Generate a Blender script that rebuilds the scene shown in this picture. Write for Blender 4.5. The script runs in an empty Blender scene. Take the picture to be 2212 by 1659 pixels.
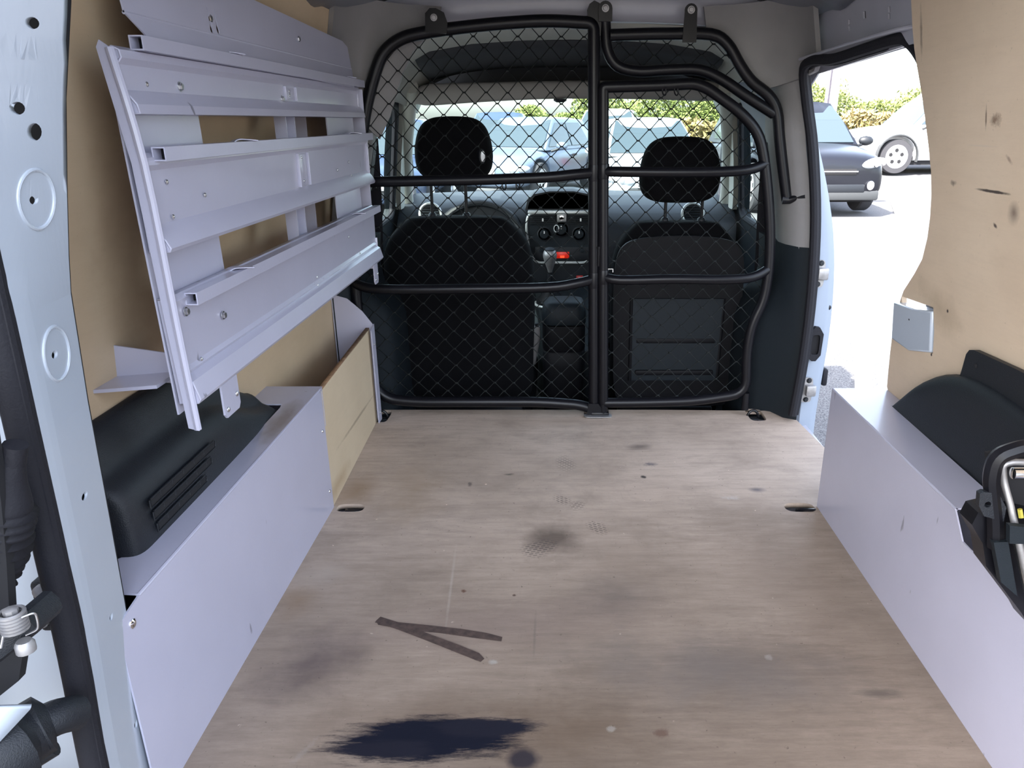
import bpy, bmesh, math, random
from mathutils import Vector, Matrix
random.seed(7)
S = bpy.context.scene
COL = S.collection

# ------------------------------------------------------------------ camera, world, sun, exposure
CZ = 0.85                       # camera height above the cargo floor (metres)
TH = math.radians(19.46)        # downward pitch
F, PX, PY = 1612.0, 1205.0, 829.5
cd = bpy.data.cameras.new('camera'); cam = bpy.data.objects.new('camera', cd); COL.objects.link(cam)
cam.location = (0, 0, CZ); cam.rotation_euler = (math.pi/2 - TH, 0, 0)
cd.sensor_width = 36; cd.lens = F/2212*36; cd.shift_x = -(PX-1106)/2212; cd.clip_start = .02; cd.clip_end = 400
S.camera = cam
w = bpy.data.worlds.new('world'); S.world = w; w.use_nodes = True
nt = w.node_tree; nt.nodes.clear()
sky = nt.nodes.new('ShaderNodeTexSky'); sky.sky_type = 'NISHITA'; sky.sun_disc = False
sky.sun_elevation = math.radians(52); sky.sun_rotation = math.radians(-137); sky.dust_density = 3.0; sky.air_density = 1.0
bg = nt.nodes.new('ShaderNodeBackground'); bg.inputs[1].default_value = .85
hs = nt.nodes.new('ShaderNodeHueSaturation'); hs.inputs['Saturation'].default_value = .62
ow = nt.nodes.new('ShaderNodeOutputWorld')
nt.links.new(sky.outputs[0], hs.inputs['Color']); nt.links.new(hs.outputs[0], bg.inputs[0]); nt.links.new(bg.outputs[0], ow.inputs[0])
sd = bpy.data.lights.new('sun', 'SUN'); sd.energy = 17; sd.angle = math.radians(.6); sd.color = (1, .95, .87)
sun = bpy.data.objects.new('sun', sd); COL.objects.link(sun)
SUNDIR = Vector((-.64, -.70, 1.0)).normalized()      # towards the sun
sun.rotation_euler = SUNDIR.to_track_quat('Z', 'Y').to_euler()
S.view_settings.view_transform = 'Standard'; S.view_settings.look = 'None'; S.view_settings.gamma = 1
S.view_settings.exposure = .72
S.cycles.use_denoising = True; S.cycles.max_bounces = 10; S.cycles.diffuse_bounces = 6; S.cycles.transparent_max_bounces = 16
S.cycles.sample_clamp_indirect = 8

VC = 0.038                       # centre line of the van
GZ = -0.58                       # parking ground

def ray(x, y):
    u = (x-PX)/F; v = (PY-y)/F
    return Vector((u, math.cos(TH)+v*math.sin(TH), -math.sin(TH)+v*math.cos(TH)))
def P(x, y, X=None, Y=None, Z=None):
    d = ray(x, y)
    t = X/d.x if X is not None else (Y/d.y if Y is not None else (Z-CZ)/d.z)
    return Vector((0, 0, CZ)) + d*t
def hw(z):                       # inner half width of the cargo body at height z
    return .685 if z < .3 else .685 - .10*((z-.3)/.8)**1.6
def PW(x, y, s):                 # point on the side lining
    X = VC + s*.68
    for _ in range(12):
        p = P(x, y, X=X); X = VC + s*hw(p.z)
    return p

# ------------------------------------------------------------------ materials
M = {}
def mat(name, col, rough=.5, metal=0, spec=.5, coat=0, noise=0, nscale=60, bump=0, bscale=200, emit=None, alpha=1, nsx=(1,1,1), col2=None):
    m = bpy.data.materials.new(name); m.use_nodes = True; n = m.node_tree; b = n.nodes['Principled BSDF']
    b.inputs['Base Color'].default_value = (*col, 1); b.inputs['Roughness'].default_value = rough
    b.inputs['Metallic'].default_value = metal; b.inputs['Specular IOR Level'].default_value = spec
    b.inputs['Coat Weight'].default_value = coat; b.inputs['Coat Roughness'].default_value = .12
    if noise or col2 or bump:
        tc = n.nodes.new('ShaderNodeTexCoord'); mp = n.nodes.new('ShaderNodeMapping'); mp.inputs['Scale'].default_value = nsx
        n.links.new(tc.outputs['Object'], mp.inputs[0])
    if noise or col2:
        t = n.nodes.new('ShaderNodeTexNoise'); t.inputs['Scale'].default_value = nscale; t.inputs['Detail'].default_value = 6
        n.links.new(mp.outputs[0], t.inputs['Vector'])
        r = n.nodes.new('ShaderNodeValToRGB'); r.color_ramp.elements[0].position = .32; r.color_ramp.elements[1].position = .7
        c2 = col2 or tuple(c*(1-noise) for c in col)
        r.color_ramp.elements[0].color = (*c2, 1); r.color_ramp.elements[1].color = (*col, 1)
        n.links.new(t.outputs[0], r.inputs[0]); n.links.new(r.outputs[0], b.inputs['Base Color'])
    if bump:
        t2 = n.nodes.new('ShaderNodeTexNoise'); t2.inputs['Scale'].default_value = bscale; t2.inputs['Detail'].default_value = 3
        bp = n.nodes.new('ShaderNodeBump'); bp.inputs['Strength'].default_value = bump; bp.inputs['Distance'].default_value = .002
        n.links.new(mp.outputs[0], t2.inputs['Vector']); n.links.new(t2.outputs[0], bp.inputs['Height']); n.links.new(bp.outputs[0], b.inputs['Normal'])
    if emit:
        b.inputs['Emission Color'].default_value = (*emit[0], 1); b.inputs['Emission Strength'].default_value = emit[1]
    M[name] = m; return m
mat('powder_white', (.475,.47,.575), .30, coat=.3, noise=.05, nscale=9, bump=.06, bscale=260)
mat('body_white', (.45,.50,.57), .25, coat=.5, noise=.05, nscale=6)
mat('pillar_white', (.25,.285,.34), .5, spec=.12)
mat('body_grey', (.40,.40,.46), .35, coat=.3, noise=.12, nscale=8)
mat('roof_steel', (.19,.20,.23), .4, coat=.2, noise=.2, nscale=6)
mat('trim_grey', (.235,.225,.225), .6, bump=.25, bscale=500, noise=.1, nscale=12)
mat('liner_pale', (.50,.50,.45), .8, bump=.1, bscale=400)
mat('liner_warm', (.33,.315,.30), .8, bump=.15, bscale=400)
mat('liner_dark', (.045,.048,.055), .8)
mat('plastic_black', (.010,.012,.016), .48, spec=.4, bump=.4, bscale=700)
mat('plastic_dark', (.010,.014,.018), .55, spec=.22, bump=.3, bscale=600)
mat('dash_top', (.014,.018,.025), .55, bump=.2, bscale=600)
mat('tube_black', (.005,.005,.007), .34, spec=.28, bump=.05, bscale=150)
mat('wire_black', (.004,.006,.006), .5, spec=.3)
mat('rubber', (.010,.010,.014), .7, spec=.3, bump=.3, bscale=300)
mat('fabric_black', (.003,.003,.004), .95, spec=.15, bump=.5, bscale=900)
mat('seat_back', (.003,.003,.0045), .6, spec=.2, bump=.2, bscale=500)
mat('steel', (.62,.62,.63), .3, metal=1)
mat('steel_dull', (.42,.41,.41), .5, metal=.7, noise=.3, nscale=60)
mat('chrome', (.85,.85,.86), .1, metal=1)
mat('hole_dark', (.006,.006,.008), .9)
mat('asphalt', (.155,.155,.16), .9, col2=(.03,.03,.035), nscale=110, bump=.8, bscale=120)
mat('line_paint', (.75,.75,.75), .8, col2=(.45,.45,.45), nscale=70)
mat('tyre', (.03,.03,.035), .85)
mat('alloy', (.75,.76,.78), .3, metal=.6)
mat('paint_blue', (.03,.05,.10), .3, coat=.4)
mat('paint_silverblue', (.10,.13,.19), .3, coat=.4)
mat('paint_silver', (.26,.29,.32), .3, coat=.4)
mat('paint_white', (.75,.76,.78), .25, coat=1)
mat('paint_black', (.004,.0045,.008), .3, spec=.35, coat=.15)
mat('car_glass', (.035,.05,.06), .08, spec=.5, coat=.15)
mat('lamp_glass', (.7,.75,.8), .1, spec=.8, metal=.3)
mat('red_lamp', (.5,.01,.01), .2)
mat('plate_white', (.8,.8,.8), .4)
mat('radio_red', (.4,.01,.005), .3, emit=((1,.03,.01), .18))
mat('radio_red_bright', (.5,.01,.005), .3, emit=((1,.08,.02), .7))
mat('hazard_red', (.45,.012,.01), .3)
mat('leaf', (.20,.23,.055), .7, col2=(.085,.12,.02), nscale=14)
mat('leaf_dry', (.34,.25,.11), .8, col2=(.16,.14,.04), nscale=9)
mat('pole_wood', (.16,.14,.16), .8, noise=.4, nscale=20)
mat('dash_silver', (.62,.64,.64), .3, metal=.4)
mat('edge_ply', (.30,.17,.09), .85, noise=.5, nscale=300, nsx=(.2,.2,3))
mat('tape_brown', (.085,.055,.045), .8, noise=.5, nscale=90)
mat('cable_white', (.55,.58,.55), .5, noise=.3, nscale=5)

def glass(name, tint, k):
    m = bpy.data.materials.new(name); m.use_nodes = True; n = m.node_tree; n.nodes.clear()
    o = n.nodes.new('ShaderNodeOutputMaterial'); t = n.nodes.new('ShaderNodeBsdfTransparent'); g = n.nodes.new('ShaderNodeBsdfGlossy')
    t.inputs[0].default_value = (*tint, 1); g.inputs['Roughness'].default_value = .02
    x = n.nodes.new('ShaderNodeMixShader'); x.inputs[0].default_value = k; n.links.new(t.outputs[0], x.inputs[1]); n.links.new(g.outputs[0], x.inputs[2])
    n.links.new(x.outputs[0], o.inputs[0]); M[name] = m
# a few thin dark scratches and one dirty smudge on the painted sheet metal
def scuff(src, dst, amt, smudge=None):
    m = M[src].copy(); m.name = dst; n = m.node_tree; N = n.nodes; L = n.links; b = N['Principled BSDF']; base = b.inputs['Base Color'].links[0].from_socket
    tc = N.new('ShaderNodeTexCoord')
    def ns(sc, st_):
        mp = N.new('ShaderNodeMapping'); mp.inputs['Scale'].default_value = st_; mp.inputs['Rotation'].default_value = (.5,.3,.2); L.new(tc.outputs['Object'], mp.inputs[0])
        t = N.new('ShaderNodeTexNoise'); t.inputs['Scale'].default_value = sc; t.inputs['Detail'].default_value = 3; L.new(mp.outputs[0], t.inputs['Vector']); return t.outputs[0]
    r = N.new('ShaderNodeMapRange'); r.inputs['From Min'].default_value = .725; r.inputs['From Max'].default_value = .76; r.inputs['To Max'].default_value = amt; L.new(ns(38, (1,1,.28)), r.inputs[0])
    x = N.new('ShaderNodeMix'); x.data_type = 'RGBA'; x.inputs['B'].default_value = (.06,.055,.06,1); L.new(base, x.inputs['A']); L.new(r.outputs[0], x.inputs['Factor']); out = x.outputs['Result']
    if smudge:
        mp = N.new('ShaderNodeMapping'); mp.vector_type = 'TEXTURE'; mp.inputs['Location'].default_value = smudge[0]; mp.inputs['Scale'].default_value = smudge[1]; L.new(tc.outputs['Object'], mp.inputs[0])
        ln = N.new('ShaderNodeVectorMath'); ln.operation = 'LENGTH'; L.new(mp.outputs[0], ln.inputs[0])
        a = N.new('ShaderNodeMath'); a.operation = 'ADD'; L.new(ln.outputs['Value'], a.inputs[0]); L.new(ns(40, (1,.4,1)), a.inputs[1])
        r = N.new('ShaderNodeMapRange'); r.inputs['From Min'].default_value = 1.5; r.inputs['From Max'].default_value = .7; r.inputs['To Max'].default_value = .75; L.new(a.outputs[0], r.inputs[0])
        x = N.new('ShaderNodeMix'); x.data_type = 'RGBA'; x.inputs['B'].default_value = (.16,.125,.10,1); L.new(out, x.inputs['A']); L.new(r.outputs[0], x.inputs['Factor']); out = x.outputs['Result']
    L.new(out, b.inputs['Base Color']); M[dst] = m
scuff('powder_white', 'powder_scuffed', .6)
scuff('powder_white', 'powder_dirty', .6, ((-.545,1.36,.292), (.035,.13,.02)))
scuff('body_white', 'body_scuffed', .5)
glass('window_glass', (.80,.86,.85), .05)

# layered stains and painted-in shade on plywood: each is (centre u,v, radius u,v, rotation, colour, strength, edge softness, noise amount)
def ply_mat(name, base, base2, axes, grain, stains, scuffs=1.0, rough=.6, edgewarm=None):
    m = bpy.data.materials.new(name); m.use_nodes = True; n = m.node_tree; N = n.nodes; L = n.links; b = N['Principled BSDF']
    b.inputs['Roughness'].default_value = rough; b.inputs['Specular IOR Level'].default_value = .15
    tc = N.new('ShaderNodeTexCoord'); sp = N.new('ShaderNodeSeparateXYZ'); L.new(tc.outputs['Object'], sp.inputs[0])
    cb = N.new('ShaderNodeCombineXYZ'); L.new(sp.outputs[axes[0]], cb.inputs[0]); L.new(sp.outputs[axes[1]], cb.inputs[1])
    def noise(sc, detail, st, rough_=.6, dist=0):
        mp = N.new('ShaderNodeMapping'); mp.inputs['Scale'].default_value = (*st, 1); L.new(cb.outputs[0], mp.inputs[0])
        t = N.new('ShaderNodeTexNoise'); t.inputs['Scale'].default_value = sc; t.inputs['Detail'].default_value = detail
        t.inputs['Roughness'].default_value = rough_; t.inputs['Distortion'].default_value = dist; L.new(mp.outputs[0], t.inputs['Vector']); return t.outputs[0]
    def ramp(v, a, c, lo=0, hi=1):
        r = N.new('ShaderNodeMapRange'); r.inputs['From Min'].default_value = a; r.inputs['From Max'].default_value = c
        r.inputs['To Min'].default_value = lo; r.inputs['To Max'].default_value = hi; L.new(v, r.inputs[0]); return r.outputs[0]
    def mix(a, fac, col):
        x = N.new('ShaderNodeMix'); x.data_type = 'RGBA'
        if isinstance(a, tuple): x.inputs['A'].default_value = (*a, 1)
        else: L.new(a, x.inputs['A'])
        x.inputs['B'].default_value = (*col, 1); L.new(fac, x.inputs['Factor']); return x.outputs['Result']
    def mth(op, a, c):
        x = N.new('ShaderNodeMath'); x.operation = op
        for i, q in enumerate((a, c)):
            if isinstance(q, (int, float)): x.inputs[i].default_value = q
            else: L.new(q, x.inputs[i])
        return x.outputs[0]
    c = mix(base, ramp(noise(2.2, 6, (1, 1)), .35, .65), base2)
    c = mix(c, ramp(noise(5, 7, (1, 1.6), .7, .4), .48, .72, 0, .45*scuffs), tuple(q*.66 for q in base2))
    c = mix(c, ramp(noise(7, 9, grain, .75), .45, .8, 0, .50*scuffs), tuple(q*.62 for q in base2))
    c = mix(c, ramp(noise(26, 8, grain, .8), .55, .75, 0, .55*scuffs), tuple(q*.5 for q in base))
    c = mix(c, ramp(noise(12, 6, (grain[1], grain[0]), .7, .5), .60, .78, 0, .30*scuffs), tuple(q*.55 for q in base))
    c = mix(c, ramp(noise(120, 2, (1, 1)), .68, .76, 0, .8*scuffs), tuple(q*.35 for q in base))
    c = mix(c, ramp(noise(60, 2, (1, 1)), .74, .79, 0, .8*scuffs), tuple(min(1, q*1.7) for q in base))
    wob = noise(9, 8, grain, .8)
    wob2 = noise(14, 4, (1, 1), .6); wob3 = noise(60, 4, (1, 1), .7)
    for q_ in stains:
        cu, cv, ru, rv, rot, col, st, soft, wa = q_[:9]
        mp = N.new('ShaderNodeMapping'); mp.vector_type = 'TEXTURE'
        mp.inputs['Location'].default_value = (cu, cv, 0); mp.inputs['Rotation'].default_value = (0, 0, rot); mp.inputs['Scale'].default_value = (ru, rv, 1)
        L.new(cb.outputs[0], mp.inputs[0])
        ln = N.new('ShaderNodeVectorMath'); ln.operation = 'LENGTH'; L.new(mp.outputs[0], ln.inputs[0])
        d = mth('ADD', ln.outputs['Value'], mth('MULTIPLY', mth('SUBTRACT', wob3 if min(ru, rv) < .014 else (wob if wa > 0 else wob2), .5), abs(wa)*(1.8 if min(ru, rv) < .014 else 1)))
        f_ = ramp(d, 1.0, 1.0-soft, 0, st)
        if len(q_) > 9:                      # rubber tread print: rows of small blocks
            br = N.new('ShaderNodeTexBrick'); br.inputs['Color1'].default_value = (1,1,1,1); br.inputs['Color2'].default_value = (.7,.7,.7,1); br.inputs['Mortar'].default_value = (0,0,0,1)
            br.inputs['Scale'].default_value = 1; br.inputs['Mortar Size'].default_value = .0022; br.inputs['Brick Width'].default_value = .013; br.inputs['Row Height'].default_value = .0075
            mr = N.new('ShaderNodeMapping'); mr.inputs['Rotation'].default_value = (0,0,rot); L.new(cb.outputs[0], mr.inputs[0]); L.new(mr.outputs[0], br.inputs['Vector'])
            f_ = mth('MULTIPLY', f_, br.outputs['Color'])
        c = mix(c, f_, col)
    L.new(c, b.inputs['Base Color'])
    bp = N.new('ShaderNodeBump'); bp.inputs['Strength'].default_value = .25; bp.inputs['Distance'].default_value = .001
    L.new(noise(30, 8, grain, .8), bp.inputs['Height']); L.new(bp.outputs[0], b.inputs['Normal'])
    M[name] = m
def fl(x, y): p = P(x, y, Z=0); return p.x, p.y
st = []
def floor_stain(x, y, rx, ry, rot, col, s, soft, wa):
    a = fl(x-rx, y); c2 = fl(x+rx, y); u = fl(x, y-ry); d = fl(x, y+ry); ct = fl(x, y)
    st.append((ct[0], ct[1], (c2[0]-a[0])/2, (u[1]-d[1])/2, rot, col, s, soft, wa))
floor_stain(680, 1430, 120, 110, -.5, (.085,.065,.08), .75, .95, -1.2)
floor_stain(1200, 1160, 75, 40, .2, (.10,.075,.06), .8, .9, -1.5)
floor_stain(1330, 1290, 120, 60, .2, (.13,.115,.11), .5, 1, -1)
floor_stain(640, 1300, 60, 50, 0, (.30,.20,.12), .6, 1, -1)
floor_stain(1230, 1580, 250, 110, 0, (.17,.105,.06), .6, .9, -1.4)
floor_stain(930, 1560, 340, 90, 0, (.16,.105,.07), .55, .9, -1.3)
floor_stain(1650, 1430, 260, 60, .1, (.15,.12,.10), .5, 1, 1.5)
floor_stain(1900, 1497, 60, 14, 0, (.05,.05,.055), .6, .8, 1.5)
floor_stain(1635, 1058, 22, 6, 0, (.06,.065,.09), .7, .8, 1)
floor_stain(1405, 1003, 16, 5, 0, (.06,.065,.09), .7, .8, 1)
floor_stain(1380, 965, 35, 8, .2, (.11,.09,.08), .7, .8, 1)
floor_stain(1560, 1110, 200, 50, 0, (.20,.155,.12), .35, 1, 1)
floor_stain(770, 1060, 60, 40, 0, (.27,.18,.11), .7, 1, -1)
floor_stain(1580, 1075, 24, 5, 0, (.55,.50,.46), .6, .8, -1.6)
floor_stain(700, 1240, 70, 30, .4, (.52,.44,.37), .6, 1, 1)
floor_stain(655, 1625, 9, 36, -.45, (.50,.44,.39), .6, .7, -1.4)
floor_stain(1320, 1573, 12, 9, 0, (.72,.68,.62), .9, .5, -1)
floor_stain(1430, 1583, 18, 13, 0, (.12,.035,.03), .8, .5, -1)
floor_stain(1065, 1430, 12, 6, 0, (.66,.62,.56), .9, .5, -1)
floor_stain(1660, 1420, 10, 7, 0, (.66,.62,.56), .8, .5, -1)
floor_stain(1600, 1480, 420, 120, 0, (.15,.125,.11), .5, 1, 1.2)
st.append((.1, .55, 1.35, 1.05, 0, (.105,.078,.058), .88, .82, .45))  # broad rear dirt, darkened to paint in the dimmer light there
st.append((-.1, 1.12, .35, .10, .1, (.20,.15,.13), .5, 1, 1.4)); st.append((.25, 1.0, .30, .10, -.1, (.16,.14,.13), .5, 1, -1.6)); st.append((.45, 1.3, .18, .25, .1, (.24,.18,.14), .5, 1, 1.2)); st.append((-.35, 1.62, .10, .2, 0, (.34,.25,.17), .6, 1, -1.2))
for (x, y, rx, ry, rot) in ((1222,1003,26,20,0.05),(1215,1080,20,14,.7),(1245,1092,22,12,-.25),(1290,1140,22,18,.6),(1155,1190,36,18,-.3),(1180,1178,30,14,-.3)):
    floor_stain(x, y, rx, ry, rot, (.085,.07,.065), .75, .5, -.9); st[-1] = st[-1]+('tread',)
floor_stain(1100, 1025, 14, 3, .1, (.09,.08,.07), .8, .8, -.8); floor_stain(1015, 1046, 6, 6, .1, (.12,.10,.09), .8, .6, -.8)
floor_stain(1002, 1277, 7, 5, .5, (.12,.06,.04), .9, .6, -.8); floor_stain(1111, 1286, 5, 3, .5, (.08,.05,.04), .9, .6, -.8); floor_stain(1390, 1030, 7, 4, .3, (.03,.03,.03), .9, .5, -.6)
floor_stain(975, 1260, 4, 110, .06, (.5,.44,.38), .35, .9, -.5); floor_stain(1155, 1370, 4, 60, .0, (.12,.10,.09), .4, .9, -.5); floor_stain(925, 1595, 235, 56, .06, (.007,.008,.016), 1, .30, 1.5)
floor_stain(1060, 1572, 130, 24, .0, (.012,.012,.02), 1, .35, 1.7)
floor_stain(830, 1622, 120, 26, .0, (.012,.012,.02), 1, .35, 1.7)
floor_stain(1130, 1642, 42, 28, .0, (.02,.018,.026), .9, .6, -1.3)
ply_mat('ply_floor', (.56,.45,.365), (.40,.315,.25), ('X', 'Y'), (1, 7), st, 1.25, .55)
# wall lining: coordinates are (Y, Z)
def wl(x, y, s): p = PW(x, y, s); return p.y, p.z
wst = [(1.45,.98,.35,.02,-.05,(.16,.10,.06),.15,1,1)]  # dark patches painted as shadows on the lining
for (x, y, rx, ry, col, s_, wa) in ((470,130,.10,.05,(.10,.07,.045),.4,-1), (700,470,.03,.06,(.14,.10,.06),.6,-1), (300,470,.12,.25,(.28,.18,.11),.5,-1)):
    q = wl(x, y, -1); wst.append((q[0], q[1], rx, ry, 0, col, s_, .9, wa))
ply_mat('ply_left', (.60,.46,.31), (.50,.38,.25), ('Y', 'Z'), (1, 9), wst, .22, .55)
rst = []
for (x, y, rx, ry, rot, col, s_, soft, wa) in ((2145,414,.055,.0030,.0,(.05,.04,.04),.95,.5,-.4), (1990,70,.006,.05,0,(.10,.07,.06),.6,.8,-.5), (2190,460,.018,.02,0,(.16,.12,.10),.8,.9,-1),
        (2150,260,.02,.012,0,(.16,.10,.07),.8,.9,-1.3), (2060,395,.012,.006,0,(.10,.08,.07),.7,.8,-1), (2180,345,.012,.004,.6,(.2,.13,.1),.6,.8,-1),
        (2150,488,.008,.004,.5,(.07,.05,.05),.9,.6,-.6), (2030,665,.10,.04,.3,(.23,.17,.11),.5,1,-1.4), (2130,255,.003,.02,0,(.12,.08,.06),.8,.6,-.5),
        (2047,672,.004,.004,0,(.05,.04,.04),1,.5,0), (2012,766,.004,.004,0,(.05,.04,.04),1,.5,0), (2120,315,.05,.002,0,(.6,.5,.4),.6,.6,-.4)):
    q = wl(x, y, 1); rst.append((q[0], q[1], rx, ry, rot, col, s_, soft, wa))
ply_mat('ply_right', (.68,.55,.41), (.61,.48,.35), ('Y', 'Z'), (1, 8), rst, .30, .6)
ply_mat('ply_board', (.62,.51,.36), (.56,.45,.31), ('Y', 'Z'), (1, 8), [(1.85,.10,.25,.006,-.05,(.22,.17,.12),.6,.7,-.5), (1.62,.03,.12,.03,0,(.34,.22,.12),.6,1,-1)], .22, .6)

# ------------------------------------------------------------------ helpers
def link(o, parent=None, label=None, cat=None, group=None, kind=None):
    COL.objects.link(o)
    if parent:
        o.parent = parent; o.matrix_parent_inverse = parent.matrix_basis.inverted()
    if label: o['label'] = label
    if cat: o['category'] = cat
    if group: o['group'] = group
    if kind: o['kind'] = kind
    return o
def thing(name, loc, label, cat, group=None):
    o = bpy.data.objects.new(name, None); o.location = loc; o.empty_display_size = .05
    return link(o, None, label, cat, group)
def finish(name, me, m, parent=None, smooth=True, ang=35, **kw):
    me.materials.append(M[m] if isinstance(m, str) else m)
    if smooth:
        me.shade_smooth()
        try: me.set_sharp_from_angle(angle=math.radians(ang))
        except Exception: pass
    o = bpy.data.objects.new(name, me); return link(o, parent, **kw)
def from_bm(name, bm, m, parent=None, **kw):
    bmesh.ops.recalc_face_normals(bm, faces=bm.faces)
    me = bpy.data.meshes.new(name); bm.to_mesh(me); bm.free(); return finish(name, me, m, parent, **kw)
def add_box(bm, lo, hi, bev=0, seg=2, mtx=None):
    r = bmesh.ops.create_cube(bm, size=1)
    vs = r['verts']
    for v in vs:
        v.co = Vector([lo[i] + (v.co[i]+.5)*(hi[i]-lo[i]) for i in range(3)])
    if bev:
        es = list({e for v in vs for e in v.link_edges})
        r = bmesh.ops.bevel(bm, geom=es, offset=bev, segments=seg, affect='EDGES', profile=.5)
        vs = list({v for f in r['faces'] for v in f.verts} | {v for v in vs if v.is_valid})
    if mtx is not None:
        for v in vs: v.co = mtx @ v.co
    return vs
def box(name, lo, hi, m, parent=None, bev=.003, seg=2, mtx=None, **kw):
    bm = bmesh.new(); add_box(bm, lo, hi, bev, seg, mtx); return from_bm(name, bm, m, parent, **kw)
def curve_shape(outline, holes, thick):
    """polygon with holes -> bmesh in the uv plane, extruded +-thick/2"""
    c = bpy.data.curves.new('c', 'CURVE'); c.dimensions = '2D'; c.fill_mode = 'BOTH'; c.extrude = thick/2
    for poly in [outline]+list(holes):
        s = c.splines.new('POLY'); s.points.add(len(poly)-1); s.use_cyclic_u = True
        for p, q in zip(s.points, poly): p.co = (q[0], q[1], 0, 1)
    o = bpy.data.objects.new('c', c); COL.objects.link(o); bpy.context.view_layer.update()
    dg = bpy.context.evaluated_depsgraph_get(); me = bpy.data.meshes.new_from_object(o.evaluated_get(dg))
    bm = bmesh.new(); bm.from_mesh(me); bpy.data.objects.remove(o); bpy.data.curves.remove(c); bpy.data.meshes.remove(me)
    bmesh.ops.remove_doubles(bm, verts=bm.verts, dist=1e-5)
    return bm
def slab(name, outline, holes, thick, fn, m, parent=None, cuts=(), **kw):
    """fn maps (u, v, w) to the world"""
    bm = curve_shape(outline, holes, thick)
    for ax, val in cuts:
        g = bm.verts[:]+bm.edges[:]+bm.faces[:]
        bmesh.ops.bisect_plane(bm, geom=g, plane_co=(val if ax == 0 else 0, val if ax == 1 else 0, 0), plane_no=(1,0,0) if ax == 0 else (0,1,0), dist=1e-6)
    for v in bm.verts: v.co = Vector(fn(*v.co))
    return from_bm(name, bm, m, parent, **kw)
def rnd(pts, r, seg=5, closed=False):
    """round the corners of a polyline"""
    pts = [Vector(p) for p in pts]; out = []; n = len(pts)
    for i, p in enumerate(pts):
        if not closed and i in (0, n-1): out.append(p); continue
        a = pts[i-1]; c = pts[(i+1) % n]; rr = r[i] if isinstance(r, (list, tuple)) else r
        da = (a-p); dc = (c-p); l = min(rr, da.length*.48, dc.length*.48)
        if l < 1e-6: out.append(p); continue
        a2 = p+da.normalized()*l; c2 = p+dc.normalized()*l
        for k in range(seg+1):
            t = k/seg; out.append((a2*(1-t)+p*t)*(1-t)+(p*(1-t)+c2*t)*t)
    return out
def add_tube(bm, pts, r, seg=12, closed=False, caps=True, flat=None):
    pts = [Vector(p) for p in pts]; q = [pts[0]]
    for p in pts[1:]:
        if (p-q[-1]).length > 1e-6: q.append(p)
    pts = q; n = len(pts)
    def tan(i):
        if closed: return (pts[(i+1) % n]-pts[i-1]).normalized()
        if i == 0: return (pts[1]-pts[0]).normalized()
        if i == n-1: return (pts[-1]-pts[-2]).normalized()
        return ((pts[i+1]-pts[i]).normalized()+(pts[i]-pts[i-1]).normalized()).normalized()
    t = tan(0); up = Vector((0,0,1)) if abs(t.z) < .9 else Vector((1,0,0)); nrm = (up-t*up.dot(t)).normalized(); rings = []
    for i in range(n):
        t = tan(i); nrm = (nrm-t*nrm.dot(t))
        nrm = nrm.normalized() if nrm.length > 1e-5 else t.orthogonal().normalized(); bn = t.cross(nrm)
        rr = r[i] if isinstance(r, (list, tuple)) else r
        sh = [(math.cos(2*math.pi*k/seg), math.sin(2*math.pi*k/seg)) for k in range(seg)] if seg > 4 else [(1,1),(-1,1),(-1,-1),(1,-1)] if seg == 4 else [(1,0),(-.5,.866),(-.5,-.866)]
        fl_ = flat or (1, 1)
        rings.append([bm.verts.new(pts[i]+(nrm*a*fl_[0]+bn*b_*fl_[1])*rr) for a, b_ in sh])
    m = n if closed else n-1
    for i in range(m):
        a, b_ = rings[i], rings[(i+1) % n]
        for k in range(seg): bm.faces.new((a[k], a[(k+1) % seg], b_[(k+1) % seg], b_[k]))
    if caps and not closed:
        bm.faces.new(rings[0][::-1]); bm.faces.new(rings[-1])
def tube(name, pts, r, m, parent=None, seg=12, closed=False, flat=None, **kw):
    bm = bmesh.new(); add_tube(bm, pts, r, seg, closed, flat=flat); return from_bm(name, bm, m, parent, **kw)
def add_lathe(bm, prof, axis_o, axis_d, seg=20):
    """prof: (radius, height along the axis)"""
    d = Vector(axis_d).normalized(); a = d.orthogonal().normalized(); b_ = d.cross(a); o = Vector(axis_o); rings = []
    for r, h in prof:
        rings.append([bm.verts.new(o+d*h+(a*math.cos(2*math.pi*k/seg)+b_*math.sin(2*math.pi*k/seg))*max(r, 1e-5)) for k in range(seg)])
    for i in range(len(rings)-1):
        for k in range(seg): bm.faces.new((rings[i][k], rings[i][(k+1) % seg], rings[i+1][(k+1) % seg], rings[i+1][k]))
    bm.faces.new(rings[0][::-1]); bm.faces.new(rings[-1])
def lathe(name, prof, o, d, m, parent=None, seg=20, **kw):
    bm = bmesh.new(); add_lathe(bm, prof, o, d, seg); return from_bm(name, bm, m, parent, **kw)
def loft(name, rings, m, parent=None, close=True, caps=True, sub=0, thick=0, **kw):
    bm = bmesh.new(); R = [[bm.verts.new(Vector(p)) for p in r] for r in rings]; n = len(R[0])
    for i in range(len(R)-1):
        for k in range(n if close else n-1): bm.faces.new((R[i][k], R[i][(k+1) % n], R[i+1][(k+1) % n], R[i+1][k]))
    if caps and close: bm.faces.new(R[0][::-1]); bm.faces.new(R[-1])
    o = from_bm(name, bm, m, parent, **kw)
    if thick: md = o.modifiers.new('s', 'SOLIDIFY'); md.thickness = thick; md.offset = 0
    if sub: md = o.modifiers.new('d', 'SUBSURF'); md.levels = md.render_levels = sub
    return o
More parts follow.
